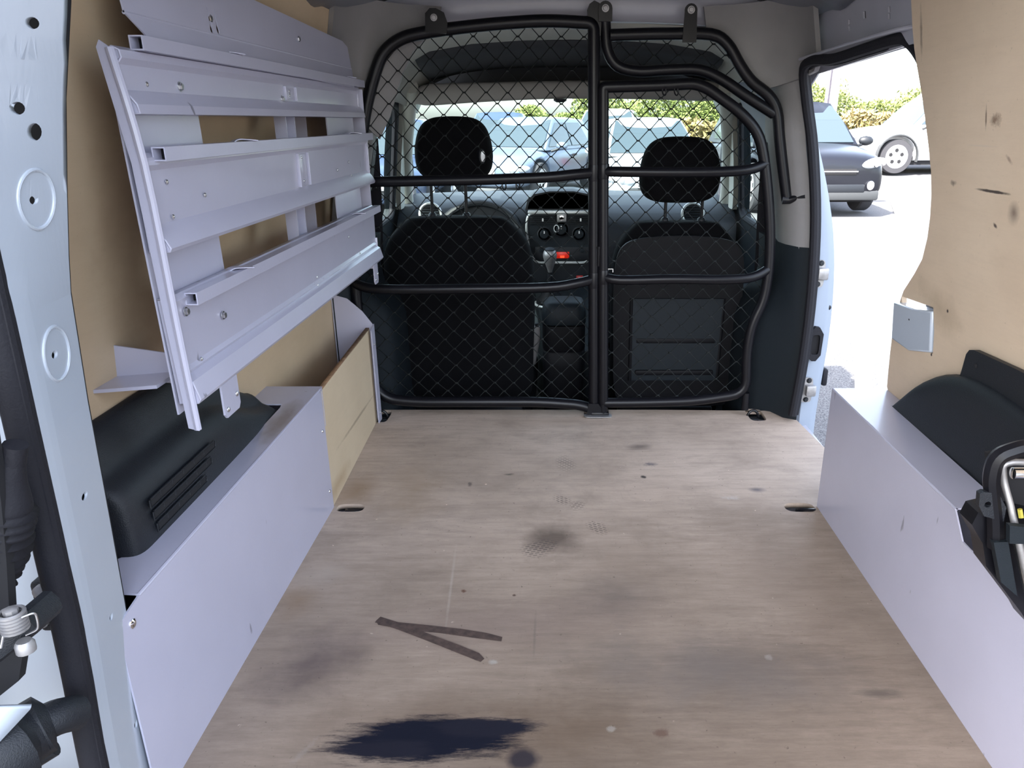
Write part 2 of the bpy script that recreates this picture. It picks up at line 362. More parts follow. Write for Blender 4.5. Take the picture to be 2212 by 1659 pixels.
def bolt(p, d, r, parent, m='steel', name='bolt', hexa=True, **kw):
    d = Vector(d).normalized(); bm = bmesh.new()
    if hexa:
        add_lathe(bm, [(r*1.35, 0), (r*1.35, r*.25)], p, d, 14); add_lathe(bm, [(r, r*.25), (r, r*.8), (r*.8, r*.95)], p, d, 6)
    else: add_lathe(bm, [(r, 0), (r*.95, r*.25), (r*.6, r*.5), (.001, r*.6)], p, d, 14)
    return from_bm(name, bm, m, parent, **kw)
def circ(c, r, n=16, sx=1, rot=0): return [(c[0]+r*sx*math.cos(2*math.pi*k/n)*math.cos(rot)-r*math.sin(2*math.pi*k/n)*math.sin(rot), c[1]+r*sx*math.cos(2*math.pi*k/n)*math.sin(rot)+r*math.sin(2*math.pi*k/n)*math.cos(rot)) for k in range(n)]
def superell(cx, cy, a, b_, e=4, n=32): 
    o = []
    for k in range(n):
        t = 2*math.pi*k/n; c, s = math.cos(t), math.sin(t)
        o.append((cx+a*math.copysign(abs(c)**(2/e), c), cy+b_*math.copysign(abs(s)**(2/e), s)))
    return o
ZC = [(1, z/20) for z in range(-2, 24)]       # horizontal cuts that let a sheet follow the wall curve

# ------------------------------------------------------------------ SETTING: cargo floor, linings, roof, pillars
STR = dict(kind='structure')
fm_x = lambda o: (lambda u,v,w_: (o+w_, u, v))

def hole_slot(x, y, wpx, hpx, e=4, n=20):
    c = fl(x, y); a = fl(x-wpx/2, y); b_ = fl(x+wpx/2, y); t = fl(x, y-hpx/2); d = fl(x, y+hpx/2)
    return superell(c[0], (t[1]+d[1])/2, (b_[0]-a[0])/2, (t[1]-d[1])/2, e, n)
holes = [hole_slot(757, 1097, 60, 17, 3), hole_slot(1727, 1096, 64, 19, 3), hole_slot(829, 899, 26, 26, 4), hole_slot(1632, 896, 36, 26, 4), hole_slot(1286, 893, 50, 22, 3)]
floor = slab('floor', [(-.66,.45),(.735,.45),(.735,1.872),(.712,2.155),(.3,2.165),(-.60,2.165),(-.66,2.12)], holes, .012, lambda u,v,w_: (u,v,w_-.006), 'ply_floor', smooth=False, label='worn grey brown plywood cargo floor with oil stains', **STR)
box('floor_pan', (-.72,.40,-.07), (.76,2.20,-.03), 'body_grey', bev=0, label='grey steel pan under the plywood floor', **STR)
# worn adhesive strips left on the floor: flat strips with their own outline
def strip(name, pts, m):
    bm = bmesh.new()
    vs = [bm.verts.new((*fl(*p), .0004)) for p in pts]; f = bm.faces.new(vs)
    r = bmesh.ops.extrude_face_region(bm, geom=[f]); 
    for v in r['geom']:
        if isinstance(v, bmesh.types.BMVert): v.co.z += .0006
    return from_bm(name, bm, m, floor, smooth=False)
_o = strip('tape_strip', [(812,1342),(822,1333),(860,1345),(930,1352),(1000,1360),(1050,1368),(1085,1377),(1083,1386),(1020,1378),(950,1368),(880,1362),(817,1350)], 'tape_brown')
strip('tape_strip', [(810,1345),(822,1337),(870,1349),(930,1372),(990,1394),(1035,1412),(1046,1424),(1038,1431),(980,1408),(920,1384),(860,1361)], 'tape_brown').location.z = .0005

def side(s, off=0): return lambda u, v, w_: (VC + s*(hw(v)+w_+off+.005), u, v)
# left plywood lining, with the notch at its rear edge that shows the steel behind
notch = [(.70,.0),(2.10,.0),(2.10,1.0)]
top = [wl(733,44,-1), wl(700,22,-1)]
zt = 1.10
wall_left = slab('wall_left', [(.60,-.01),(2.13,-.01),(2.13,.98),(2.05,1.06),(2.02,zt),(.60,zt),(.60,.80),(.79,.80),(.835,.77),(.845,.70),(.845,.60),(.82,.575),(.60,.575)], [], .010, side(-1), 'ply_left', cuts=ZC, label='bare plywood lining on the left side with painted-in shadows', **STR)
slab('wall_left_steel', [(.45,-.02),(2.2,-.02),(2.2,1.10),(.45,1.10)], [], .004, side(-1,.03), 'body_grey', cuts=ZC, label='grey painted steel behind the left plywood lining', **STR)
# right plywood lining with its wavy front edge and a square cut-out
edge_px = [(1920,852),(1916,835),(1919,800),(1923,760),(1930,700),(1938,668),(1952,628),(1975,592),(1992,560),(2003,515),(2009,470),(2012,420),(2011,370),(2006,320),(2000,270),(1994,225),(1988,185),(1981,145),(1975,105),(1971,60),(1968,0)]
edge = [wl(x, y, 1) for x, y in edge_px]
cut = [wl(x, y, 1) for x, y in ((1948,640),(2016,664),(2018,715),(2015,764),(1994,756),(1950,735))]
outl = [(edge[0][0], -.01)] + edge + [(edge[-1][0]-.01, 1.13), (.55,1.13), (.55,-.01)]
wall_right = slab('wall_right', outl, [cut], .010, side(1), 'ply_right', cuts=ZC, label='plywood lining on the right side with wavy cut front edge', **STR)
slab('wall_right_steel', [(.45,.02),(edge[0][0]-.035,.02)]+[(a-.035,b_) for a, b_ in edge if b_ < 1.08]+[(edge[-1][0]-.04,1.10),(.45,1.12)], [], .004, side(1,.035), 'trim_grey', cuts=ZC, label='grey steel behind the right plywood lining', **STR)
# white steel box of the door runner that pokes through the cut-out
bpt = lambda x, y: PW(x, y, 1)
def runner():
    rt = thing('door_runner_housing', bpt(1980,705), 'white steel housing poking through square cut-out in right plywood lining', 'housing')
    a = [bpt(1943,652), bpt(1938,732), bpt(1976,757), bpt(2012,762), bpt(2016,672), bpt(1990,668)]
    o_, = [Vector((-.013,0,0))]
    r0 = [p+Vector((.03,0,0)) for p in a]; 
    r1 = [a[0]+o_, a[1]+o_, a[2]+o_*1.15, a[3]+o_*.2, a[4]+o_*.2, a[5]+o_*1.1]
    ob = loft('housing_shell', [r0, r1], 'body_white', rt, ang=20)
    md = ob.modifiers.new('b', 'BEVEL'); md.width = .004; md.segments = 3
    p = bpt(1981,690)+Vector((-.0155,0,0)); bolt(p+Vector((.0,0,0)), (-1,0,0), .0022, rt, 'hole_dark', 'rivet_hole', hexa=False)
runner()
# steel side rail above the sliding door opening, square holes, and the door opening
slab('wall_right_rail', [(1.50,.985),(2.06,.962),(2.22,.90),(2.26,1.14),(1.38,1.14),(1.38,.985)], [circ(wl(x,y,1), .0075, 4, rot=.78) for x,y in ((1820,47),(1820,62),(1904,20),(1904,35))]+[circ(wl(1852,32,1), .010, 4, rot=.78)], .004, side(1,.012), 'body_grey', cuts=ZC, label='grey steel rail with square holes above the side door opening', **STR)
slab('wall_right_rail_back', [(1.30,1.0),(2.2,.97),(2.2,1.14),(1.30,1.14)], [], .004, side(1,.03), 'hole_dark', cuts=ZC, label='dark cavity sheet behind the rail over the side door', **STR)
# ceiling with pressed cross ribs
def zroof(x, y):
    d = abs(x-VC)/.6
    return 1.205 - .11*d**3.2 - .010*max(0, math.sin((y-.4)*14))**4
rings = []
for i in range(61):
    y = .62 + i*(2.18-.62)/60
    rings.append([(VC+(-.60+1.20*k/24), y, zroof(VC+(-.60+1.20*k/24), y)) for k in range(25)])
ceil = loft('ceiling', rings, 'roof_steel', close=False, thick=.004, label='bare grey steel roof skin with pressed ribs', **STR)
# arched cross rail behind the cab
def arch_rail(name, y0, y1, dz0, dz1, m, label):
    rr = []
    for k in range(33):
        x = VC - .62 + 1.24*k/32; d = abs(x-VC)/.6; z = 1.100 - .035*d**2.4 - .03*max(0, d-.75)
        rr.append([(x,y0,z+dz1),(x,y0-.006,z+dz1*.6),(x,y0,z+dz0+.008),(x,y0+.006,z+dz0),(x,y1,z+dz0),(x,y1,z+dz1)])
    return loft(name, rr, m, label=label, **STR)
arch_rail('trim_1', 2.20, 2.26, 0, .085, 'body_grey', 'pale arched steel cross rail between cargo area and cab')
# plastic corner panels left and right of the arched rail
def corner(name, s, m, poly, label):
    bm = curve_shape(poly, [], .012)
    for k in range(1, 12): bmesh.ops.bisect_plane(bm, geom=bm.verts[:]+bm.edges[:]+bm.faces[:], plane_co=(k*.03,0,0), plane_no=(1,0,0))
    for v in bm.verts:
        u, q, w_ = v.co; t = min(1, u/.24)          # wraps from the side wall (u=0) round to the cross rail
        a = t*math.pi/2; R_ = .14
        x = hw(q)-.006 - R_*(1-math.cos(a)) - max(0, u-.24) ; y = 1.98 + R_*1.35*math.sin(a)
        v.co = (VC+s*(x-w_*math.cos(a)), y-w_*math.sin(a), q)
    return from_bm(name, bm, m, label=label, **STR)
corner('trim_2', 1, 'trim_grey', [(0,.985),(.02,.965),(.20,.925),(.23,.935),(.25,.975),(.27,1.02),(.30,1.055),(.33,1.07),(.33,1.13),(.0,1.15)], 'grey brown plastic corner trim above the cab pillar on the right')
corner('trim_3', -1, 'trim_grey', [(0,.965),(.02,.945),(.20,.80),(.225,.86),(.25,.97),(.27,1.02),(.30,1.055),(.33,1.07),(.33,1.13),(.0,1.15)], 'grey brown plastic corner trim at the front end of the left lining')

# sliding door opening: rubber seal round it, B pillar trims, outer white pillar face
seal = [P(1735,892,Y=2.06), P(1742,700,Y=2.06), P(1748,600,Y=2.06), P(1750,480,Y=2.06), P(1742,330,Y=2.06), P(1732,230,Y=2.06), P(1722,165,Y=2.06)]
sp = [(.700,2.07,.02),(.712,2.07,.20),(.713,2.07,.40),(.700,2.07,.60),(.672,2.07,.78),(.640,2.06,.90),(.618,2.03,.972),(.615,1.95,.986)]+[tuple(P(x,y,X=X)) for x,y,X in ((1800,128,.622),(1870,106,.635),(1935,86,.655),(1962,88,.668),(1990,120,.675),(2015,180,.68),(2045,260,.69))]
sp = [Vector(p) for p in sp]
def smoothp(pts, n=4):
    pts = [Vector(p) for p in pts]; out = []
    for i in range(len(pts)-1):
        p0 = pts[max(0,i-1)]; p1 = pts[i]; p2 = pts[i+1]; p3 = pts[min(len(pts)-1,i+2)]
        for k in range(n):
            t = k/n; out.append(.5*((2*p1)+(p2-p0)*t+(2*p0-5*p1+4*p2-p3)*t*t+(3*p1-p0-3*p2+p3)*t**3))
    return out+[pts[-1]]
tube('door_seal', smoothp(sp), .0125, 'rubber', label='black rubber seal round the side door opening', cat='seal', seg=10)
tube('door_seal', [p+Vector((.016,.018,-.004)) for p in smoothp(sp)], .009, 'rubber', label='thinner inner rubber lip running beside the side door seal', cat='seal', seg=8)
# rail edge (bright folded flange) over the opening
tube('trim_4', smoothp([P(x,y,X=X) for x,y,X in ((1728,128,.606),(1760,118,.612),(1830,96,.622),(1900,75,.636),(1950,62,.648),(1990,55,.665))]), .0042, 'body_grey', label='folded painted flange over the side door opening', seg=8, **STR)
# outer white pillar (profile in x, height; extruded in depth)
def pillar_outer(s, label, name):
    prof = [(-.22,.80),(-.10,.80),(.0,.80),(.12,.805),(.25,.81),(.40,.805),(.55,.785),(.70,.745),(.85,.69),(.95,.64),(.975,.632)]
    rr = []
    for z, x in prof:
        xi = .735 if z < .5 else .735-(z-.5)*.20
        X = lambda q: VC + s*(q-VC)
        rr.append([(X(xi-.025),2.13,z),(X(xi+.0),2.105,z),(X(x-.030),2.115,z),(X(x-.014),2.135,z),(X(x),2.15,z),(X(x+.008),2.20,z),(X(x+.004),2.75 if s > 0 else 2.6,z),(X(x-.03),2.75 if s > 0 else 2.6,z),(X(xi),2.2,z)])
    rr = [smoothp([r[j] for r in rr], 3) for j in range(9)]
    rr = list(map(list, zip(*rr)))
    return loft(name, rr, 'pillar_white', label=label, ang=50, **STR)
pillar_outer(1, 'white painted door pillar outside the side opening with latch plates', 'trim_5')
# door pillar hardware
def striker(px, py, x, label):
    p = P(px, py, Y=2.10); t = thing('door_striker', p, label, 'striker', 'striker plates on the white door pillar')
    bm = curve_shape(superell(0,0,.017,.039,5,24), [circ((.004,.030),.006,12), circ((.0,-.030),.006,12)], .005)
    for v in bm.verts: v.co = p + Vector((v.co.x, v.co.z, v.co.y))
    from_bm('plate', bm, 'steel_dull', t)
    bolt(p+Vector((.004,-.002,.030)), (0,-1,0), .006, t, 'plastic_black', 'bolt'); bolt(p+Vector((0,-.002,-.030)), (0,-1,0), .006, t, 'plastic_black', 'bolt')
    box('catch', tuple(p+Vector((-.006,-.020,-.016))), tuple(p+Vector((.024,-.002,.018))), 'steel_dull', t, bev=.005)
striker(1768, 591, 0, 'upper metal striker plate with two bolts on white door pillar')
striker(1742, 842, 0, 'lower metal striker plate with two bolts on white door pillar')
def stop():
    p = P(1757, 741, Y=2.105); t = thing('door_latch_pocket', p, 'black rubber latch pocket between the two striker plates', 'latch')
    o = [(-.020,-.036),(-.004,-.052),(.008,-.052),(.021,-.034),(.023,.030),(.010,.050),(-.002,.052),(-.018,.034)]
    inn = superell(.003,-.002,.011,.030,5,20)
    bm = curve_shape(o, [inn], .014)
    for v in bm.verts: v.co = p+Vector((v.co.x, v.co.z-.006, v.co.y))
    from_bm('rubber_frame', bm, 'rubber', t)
    box('pocket_back', tuple(p+Vector((-.010,-.004,-.034))), tuple(p+Vector((.016,.004,.032))), 'hole_dark', t, bev=.001)
stop()
lathe('rubber_plug', [(.007,0),(.007,.003),(.004,.005)], P(1790,664,Y=2.138), (.2,-1,0), 'plastic_black', label='small round black plug on the edge of the white door pillar', cat='plug')
box('door_bumper', (P(1779,816,Y=2.16)+Vector((-.002,0,-.028)))[:], (P(1779,816,Y=2.16)+Vector((.014,.03,.026)))[:], 'rubber', bev=.006, label='black rubber bumper low on the outer side of the door pillar', cat='bumper')

# B pillar inner trims on the cab side of the opening (right) and its twin on the left
def bpillar(s, tag_):
    X = lambda q: VC+s*(q-VC)
    def prof(z): return .705 if z < .42 else .705-.10*((z-.42)/.55)**1.5+.03*max(0, min(1, (z-.78)/.15))**2
    rr = []
    for z in [.50+.46*k/10 for k in range(11)]:
        x = prof(z)
        rr.append([(X(x+.01),2.085,z),(X(x-.022),2.10,z),(X(x-.045),2.15,z),(X(x-.052),2.20,z),(X(x-.030),2.34,z),(X(x+.02),2.34,z)])
    loft('trim_6' if s > 0 else 'trim_7', rr, 'trim_grey', label='pale grey upper pillar trim beside the partition, %s side' % tag_, ang=60, **STR)
    rr = []
    for z in [-.30+.815*k/16 for k in range(17)]:
        x = prof(z) if z > 0 else .70; b_ = .06*max(0, min(1, (.34-z)/.10)); b_ = .075*(1/(1+math.exp((z-.33)/.016)))
        rr.append([(X(x+.012),2.08,z),(X(x-.022),2.10,z),(X(x-.048),2.15,z),(X(x-.055-b_*.8),2.18,z),(X(x-.060-b_),2.24,z),(X(x-.058-b_),2.40,z),(X(x+.03),2.42,z)])
    loft('trim_8' if s > 0 else 'trim_9', rr, 'plastic_dark', label='dark plastic lower pillar trim with bulge, %s side' % tag_, ang=60, **STR)
bpillar(1, 'right'); bpillar(-1, 'left')

# rear left body pillar (white, with punched holes), its seal and the steel beyond
pil = [(1.16,-.405,-.418),(1.05,-.427,-.440),(.954,-.447,-.460),(.87,-.470,-.477),(.79,-.4866,-.487),(.72,-.500,-.4915),(.68,-.5065,-.4925),(.56,-.514,-.496),(.42,-.519,-.500),(.31,-.5235,-.504),(.145,-.531,-.5135),(-.05,-.536,-.520),(-.2,-.54,-.525)]
def pil_pt(z):
    for (z1,a1,b1),(z0,a0,b0) in zip(pil, pil[1:]):
        if z <= z1 and z >= z0:
            t = (z-z0)/(z1-z0); return a0+(a1-a0)*t, b0+(b1-b0)*t
    return pil[-1][1:]
def pil_map(u, v, w_):
    a, b_ = pil_pt(v); fold = .010*(1/(1+math.exp((u-.22)/.03))); step = -.004 if v > .90 else 0
    emb = 0
    for (cu, cv) in DIM:
        d = math.hypot((u-cu)*.10, v-cv)/.027
        pass
    return (b_+(a-b_)*u, .665+.095*u-w_-fold*0+emb+step-(.012 if u < .12 else 0)*(1-u/.12), v)
def pil_uv(x, y):
    best = None
    for i in range(-20, 116):
        z = i/100
        a, b_ = pil_pt(z)
        for k in range(0, 41):
            u = k/40; q = Vector((b_+(a-b_)*u, .665+.095*u, z)); d = q-Vector((0,0,CZ))
            cx = d.x; cy = d.y*math.cos(TH)-d.z*math.sin(TH); cu = d.y*math.sin(TH)+d.z*math.cos(TH)
            e = (PX+F*cx/cy-x)**2+(PY-F*cu/cy-y)**2
            if best is None or e < best[0]: best = (e, u, z)
    return best[1], best[2]
DIM = [pil_uv(75,425), pil_uv(124,772)]
def eh(x, y, rz, k=1): 
    u, v = pil_uv(x, y); return [(u+rz*k*9.5*math.cos(t*math.pi/8), v+rz*math.sin(t*math.pi/8)) for t in range(16)]
holes = [eh(82,53,.0048,1.9), eh(42,232,.0055,1.9), eh(80,287,.0078,1.4), eh(67,427,.0042,1.8), eh(118,772,.0040,1.8), eh(181,1076,.0040,2.2), eh(240,1336,.004,1.5), eh(289,1567,.0050,1.2)]
sl = bm = curve_shape([(0,-.2),(1,-.2),(1,1.16),(0,1.16)], holes, .006)
for k in range(-9, 57): bmesh.ops.bisect_plane(bm, geom=bm.verts[:]+bm.edges[:]+bm.faces[:], plane_co=(0,k*.02,0), plane_no=(0,1,0), dist=1e-6)
for k in range(1, 12): bmesh.ops.bisect_plane(bm, geom=bm.verts[:]+bm.edges[:]+bm.faces[:], plane_co=(k/12,0,0), plane_no=(1,0,0), dist=1e-6)
for v in bm.verts: v.co = Vector(pil_map(*v.co))
tp = from_bm('trim_10', bm, 'body_scuffed', smooth=False, label='white painted rear body pillar with punched holes', **STR)
for (x, y) in ((75,425),(124,772)):      # pressed round dishes
    u0, v0 = pil_uv(x, y)
    pts = [Vector(pil_map(u0+.27*math.cos(t*math.pi/16), v0+.027*math.sin(t*math.pi/16), -.0015)) for t in range(32)]
    tube('pressed_ring', pts, .0020, 'body_white', tp, seg=8, closed=True)
# dark hollow behind the pillar, and its inner return
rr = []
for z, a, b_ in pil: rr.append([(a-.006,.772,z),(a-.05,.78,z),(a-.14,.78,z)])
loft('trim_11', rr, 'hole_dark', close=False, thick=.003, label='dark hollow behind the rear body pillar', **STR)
sp2 = smoothp([Vector((b_-.0135, .655, z)) for z, a, b_ in pil])
tube('door_seal', sp2, .0145, 'rubber', label='thick black rubber seal on the rear left body pillar', cat='seal', seg=12, flat=(1,1))
tube('door_seal', [p+Vector((.009,-.003,0)) for p in sp2], .006, 'rubber', label='ribbed inner lip of the rear left door seal', cat='seal', seg=8)
# outer skin of the van: roof and sides
def outer():
    prof = [(-.80,-.22),(-.815,.2),(-.80,.55),(-.74,.85),(-.66,1.12),(-.58,1.22),(-.4,1.262),(0,1.275)]
    prof = prof+[(-x,z) for x,z in prof[-2::-1]]
    up = [q for q in prof if q[1] > 1.0]
    rr = [[(VC+x*k,y,z-dz) for x, z in up] for y, k, dz in ((.52,1,0),(1.2,1,0),(2.2,1,0),(2.8,.98,.01),(3.08,.93,.07),(3.14,.92,.12))]
    loft('roof_outer', rr, 'body_white', close=False, thick=.004, label='white outer roof skin of the van', **STR)
    slab('wall_left_outer', [(.52,-.22),(2.3,-.22),(2.3,1.05),(.52,1.05)], [], .004, lambda u,v,w_: (VC-(.82-.18*max(0,(v-.3)/.8)**1.7)+w_,u,v), 'body_white', cuts=ZC, label='white outer side skin of the van, left', **STR)
    slab('wall_right_outer', [(.52,-.22),(1.40,-.22),(1.40,1.05),(.52,1.05)], [], .004, lambda u,v,w_: (VC+(.82-.18*max(0,(v-.3)/.8)**1.7)+w_,u,v), 'body_white', cuts=ZC, label='white outer side skin of the van, right', **STR)
    slab('wall_right_outer_rail', [(1.40,1.0),(2.3,.97),(2.3,1.06),(1.40,1.06)], [], .004, lambda u,v,w_: (VC+(.82-.18*max(0,(v-.3)/.8)**1.7)+w_,u,v), 'body_white', cuts=ZC, label='white outer rail over the side door', **STR)
    box('bonnet', (-.72,3.85,-.30), (.80,4.55,.40), 'body_white', bev=.08, seg=4, label='short white bonnet of the van ahead of the windscreen', **STR)
outer()
# opened rear door on the right and the added sun blocker behind the van
slab('door_2', [(.10,-.25),(.62,-.25),(.62,1.0),(.55,1.15),(.10,1.15)], [], .05, fm_x(.86), 'body_white', label='white rear right door swung open, outside the photo', **STR)
slab('door_3', [(.05,-.25),(.60,-.25),(.60,1.0),(.53,1.15),(.05,1.15)], [], .05, fm_x(-.86), 'body_white', label='white rear left door swung open, outside the photo', **STR)
def sunblocker():  # unseen stand-in, added to keep direct sun off the rear opening
    t = thing('sunblocker', (-2.6,-2.4,GZ), 'tree added unseen behind the van on the left to shade its rear', 'sunblocker')
    tube('trunk', smoothp([(-2.6,-2.4,GZ),(-2.55,-2.4,1.0),(-2.6,-2.35,2.4),(-2.4,-2.2,3.6)]), .14, 'pole_wood', t, seg=10)
    bm = bmesh.new(); rg = random.Random(4)
    for (x,y,z,r) in ((-.6,-.9,4.2,1.0),(-.9,-1.9,4.6,1.2),(-1.4,.1,3.9,.9),(-2.2,-1.1,4.2,1.25),(-3.0,-1.6,4.0,1.2),(-1.7,-.7,3.7,.95),(-2.6,-.9,5.0,1.1),(-1.5,-1.6,4.5,1.1),(-2.2,-2.2,4.4,1.2),(-1.3,-.9,4.4,.9)):
        vs = bmesh.ops.create_icosphere(bm, subdivisions=3, radius=r)['verts']
        for v in vs: v.co = v.co*(1+rg.uniform(-.10,.10))+Vector((x-.1,y-.95,z))
    from_bm('crown', bm, 'leaf', t, smooth=False)
sunblocker()
# outside ground
def gz(y, x=0): k = max(0, min(1, (x-3)/4)); return GZ + max(0, y-13)*(.018+.032*k*k*(3-2*k))
gr = [[(x, y, gz(y, x)) for x in [-60,-20,-8]+[k*.5 for k in range(-12,26)]+[20,60]] for y in [-20,-5,0,5,10,12]+[12.5+k*.5 for k in range(26)]+[28,36,60]]
loft('parking_asphalt', gr, 'asphalt', close=False, label='sunlit asphalt of the car park', **STR)
def gl(x, y):
    p = P(x, y, Z=GZ)
    if p.y > 13:
        Yv = p.y
        for _ in range(30):
            q = P(x, y, Y=Yv); Yv += (q.z-gz(Yv, q.x))*6
            p = q
    return p
def paint(name, pts, label, group=None):
    bm = bmesh.new(); ps = [Vector((p.x, p.y, gz(p.y, p.x)+.003)) for p in pts]; bm.faces.new([bm.verts.new(p) for p in ps])
    ob = from_bm(name, bm, 'line_paint', smooth=False, label=label, **STR)
    md = ob.modifiers.new('s', 'SOLIDIFY'); md.thickness = .003
a = gl(1846,800); b_ = gl(1890,800); 
paint('parking_line', [gl(1846,690),gl(1878,690),gl(1889,920),gl(1846,920)], 'worn white parking line in shade beside the van')
paint('parking_line', [gl(1949,466),gl(1934,466),gl(1918,420),gl(1930,420)], 'white parking line in the car park beyond the black car')
# ------------------------------------------------------------------ SHEET METAL WHEEL ARCH COVERS
def fmap(axis):      # u,v,w -> world for planes
    return {'x': lambda o: (lambda u,v,w_: (o+w_, u, v)), 'y': lambda o: (lambda u,v,w_: (u, o+w_, v)), 'z': lambda o: (lambda u,v,w_: (u, v, o+w_))}[axis]
BX0 = -.523; BX1 = .606; BH = .292
def left_box():
    t = thing('wheel_arch_box', (BX0,1.1,0), 'lavender white sheet metal box along the left side of the floor', 'metal box')
    slab('side_panel', [(.74,0),(1.545,0),(1.545,BH-.004),(1.53,BH),(.79,BH),(.742,BH-.008),(.738,BH-.02)], [], .0025, fmap('x')(BX0), 'powder_scuffed', t)
    # top with the opening for the black wheel arch cover
    slab('top_panel', [(BX0,.79),(BX0,1.56),(-.66,1.56),(-.66,1.45),(-.575,1.45),(-.571,1.43),(-.566,1.05),(-.566,.90),(-.60,.86),(-.66,.86),(-.66,.80)], [], .0025, fmap('z')(BH), 'powder_dirty', t)
    tube('folded_edge', [(BX0-.001,.79,BH-.001),(BX0-.001,1.545,BH-.001)], .0028, 'powder_white', t, seg=8)
    slab('end_flange', [(-.66,.20),(BX0,.20),(BX0,BH),(-.66,BH)], [], .0025, fmap('y')(1.556), 'powder_white', t)
    for y, z in ((.765,.268),(1.525,.20),(1.528,.05)): bolt((BX0+.001,y,z), (1,0,0), .0065 if y < 1 else .004, t, 'chrome', 'rivet', hexa=False)
left_box()
def bin_():
    t = thing('side_bin', (-.54,1.83,0), 'open wooden side bin at the front left of the floor with white end plate', 'bin')
    a = fl(722,1092); b_ = (-.541,2.075)
    n = Vector((b_[0]-a[0], b_[1]-a[1], 0)).normalized(); pn = Vector((n.y,-n.x,0))
    f = lambda u,v,w_: tuple(Vector((a[0],a[1],0))+n*(u-a[1])+pn*(w_-.006)+Vector((0,0,v)))
    L_ = a[1]+(Vector((b_[0]-a[0], b_[1]-a[1], 0)).length)
    slab('front_board', [(a[1]-.02,.001),(L_,.001),(L_,.285),(a[1]-.02,.283)], [], .011, f, 'ply_board', t, smooth=False)
    g = lambda u,v,w_: tuple(Vector((a[0],a[1],0))+n*(u-a[1])+pn*(w_-.006)+Vector((0,0,v)))
    slab('top_edge', [(a[1]-.02,.2852),(L_,.2872),(L_,.2882),(a[1]-.02,.2862)], [], .0105, f, 'edge_ply', t, smooth=False)
    slab('end_plate', [(-.645,.005),(-.532,.005),(-.532,.295),(-.560,.335),(-.600,.372),(-.645,.385)], [], .0025, fmap('y')(2.083), 'powder_white', t)
    slab('end_lip', [(2.05,.002),(2.086,.002),(2.086,.297),(2.05,.285)], [], .0025, fmap('x')(-.531), 'powder_white', t)
    for z in (.24,.03): bolt((-.529,2.07,z), (1,0,0), .0035, t, 'steel', 'rivet', hexa=False)
bin_()
def right_box():
    t = thing('wheel_arch_box', (BX1,1.1,0), 'lavender white sheet metal box with stepped top edge on the right', 'metal box')
    slab('side_panel', [(.50,0),(1.548,0),(1.548,BH),(1.008,BH),(.974,.256),(.50,.256)], [], .0025, fmap('x')(BX1), 'powder_scuffed', t)
    slab('top_panel', [(BX1,1.008),(BX1,1.548),(.722,1.548),(.722,1.45),(.690,1.445),(.684,1.03),(.684,1.008)], [], .0025, fmap('z')(BH), 'powder_white', t)
    tube('folded_edge', [(BX1+.001,1.008,BH-.001),(BX1+.001,1.548,BH-.001)], .0028, 'powder_white', t, seg=8)
    slab('inner_panel', [(.50,.03),(1.25,.03),(1.25,.285),(.50,.285)], [], .003, fmap('x')(.682), 'body_grey', t)
right_box()

# ------------------------------------------------------------------ BLACK PLASTIC WHEEL ARCH COVERS
def smooth01(t): t = max(0, min(1, t)); return t*t*(3-2*t)
def left_cover():
    t = thing('wheel_arch_cover', (-.60,1.1,.3), 'black plastic wheel arch cover with slotted vents on the left', 'wheel arch cover')
    rr = []
    ys = [.872,.874,.880,.892,.91,.95,1.0,1.1,1.18,1.24,1.30,1.35,1.39,1.415,1.43,1.44]
    for y in ys:
        e = 1-smooth01((y-1.14)/.30)*.96 if y > 1.14 else 1
        k = .55 if y < .873 else (.80 if y < .876 else (.93 if y < .885 else 1))     # rounded near end
        xi = -.562 - (1-k)*.05; zt_ = .385*1.0
        top = .245 + (.395-.245)*e*(.9+.1*k); wall = .245 + (.465-.245)*(e**.75)
        if y > 1.14: top = .292 + (.395-.292)*e; wall = .30 + (.468-.30)*e**.6
        r = [(xi,y,.20),(xi,y,.24)] + [(xi-.003,y,top-.045),(xi-.010,y,top-.018),(xi-.024,y,top-.004),(xi-.045,y,top+.004)] + \
            [(-.612,y,top+(wall-top)*.30),(-.622,y,top+(wall-top)*.75),(-.632,y,wall),(-.66,y,wall+.003),(-.66,y,.20)]
        rr.append(r)
    loft('cover_shell', rr, 'plastic_black', t, ang=60, sub=1)
    # slots: dark recess, raised lips, small ribs inside
    for (z, y0, y1) in ((.352,.915,1.115),(.332,.918,1.095),(.312,.922,1.07)):
        xs = -.5615
        tube('vent_slot', [(xs,y0,z),(xs,y1,z)], .0058, 'hole_dark', t, seg=10, flat=(1,.25))
        tube('vent_lip', rnd([(xs+.0008,y0,z+.0065),(xs+.0008,y1+.004,z+.0065),(xs+.0008,y1+.004,z-.0065),(xs+.0008,y0-.003,z-.0065)], .005)+[Vector((xs+.0008,y0-.003,z+.0065))], .0012, 'plastic_black', t, seg=6)
        k = y0+.025
        while k < y1-.01:
            box('vent_rib', (xs-.001,k,z-.001), (xs+.0014,k+.0022,z+.006), 'plastic_black', t, bev=0); k += .034
left_cover()
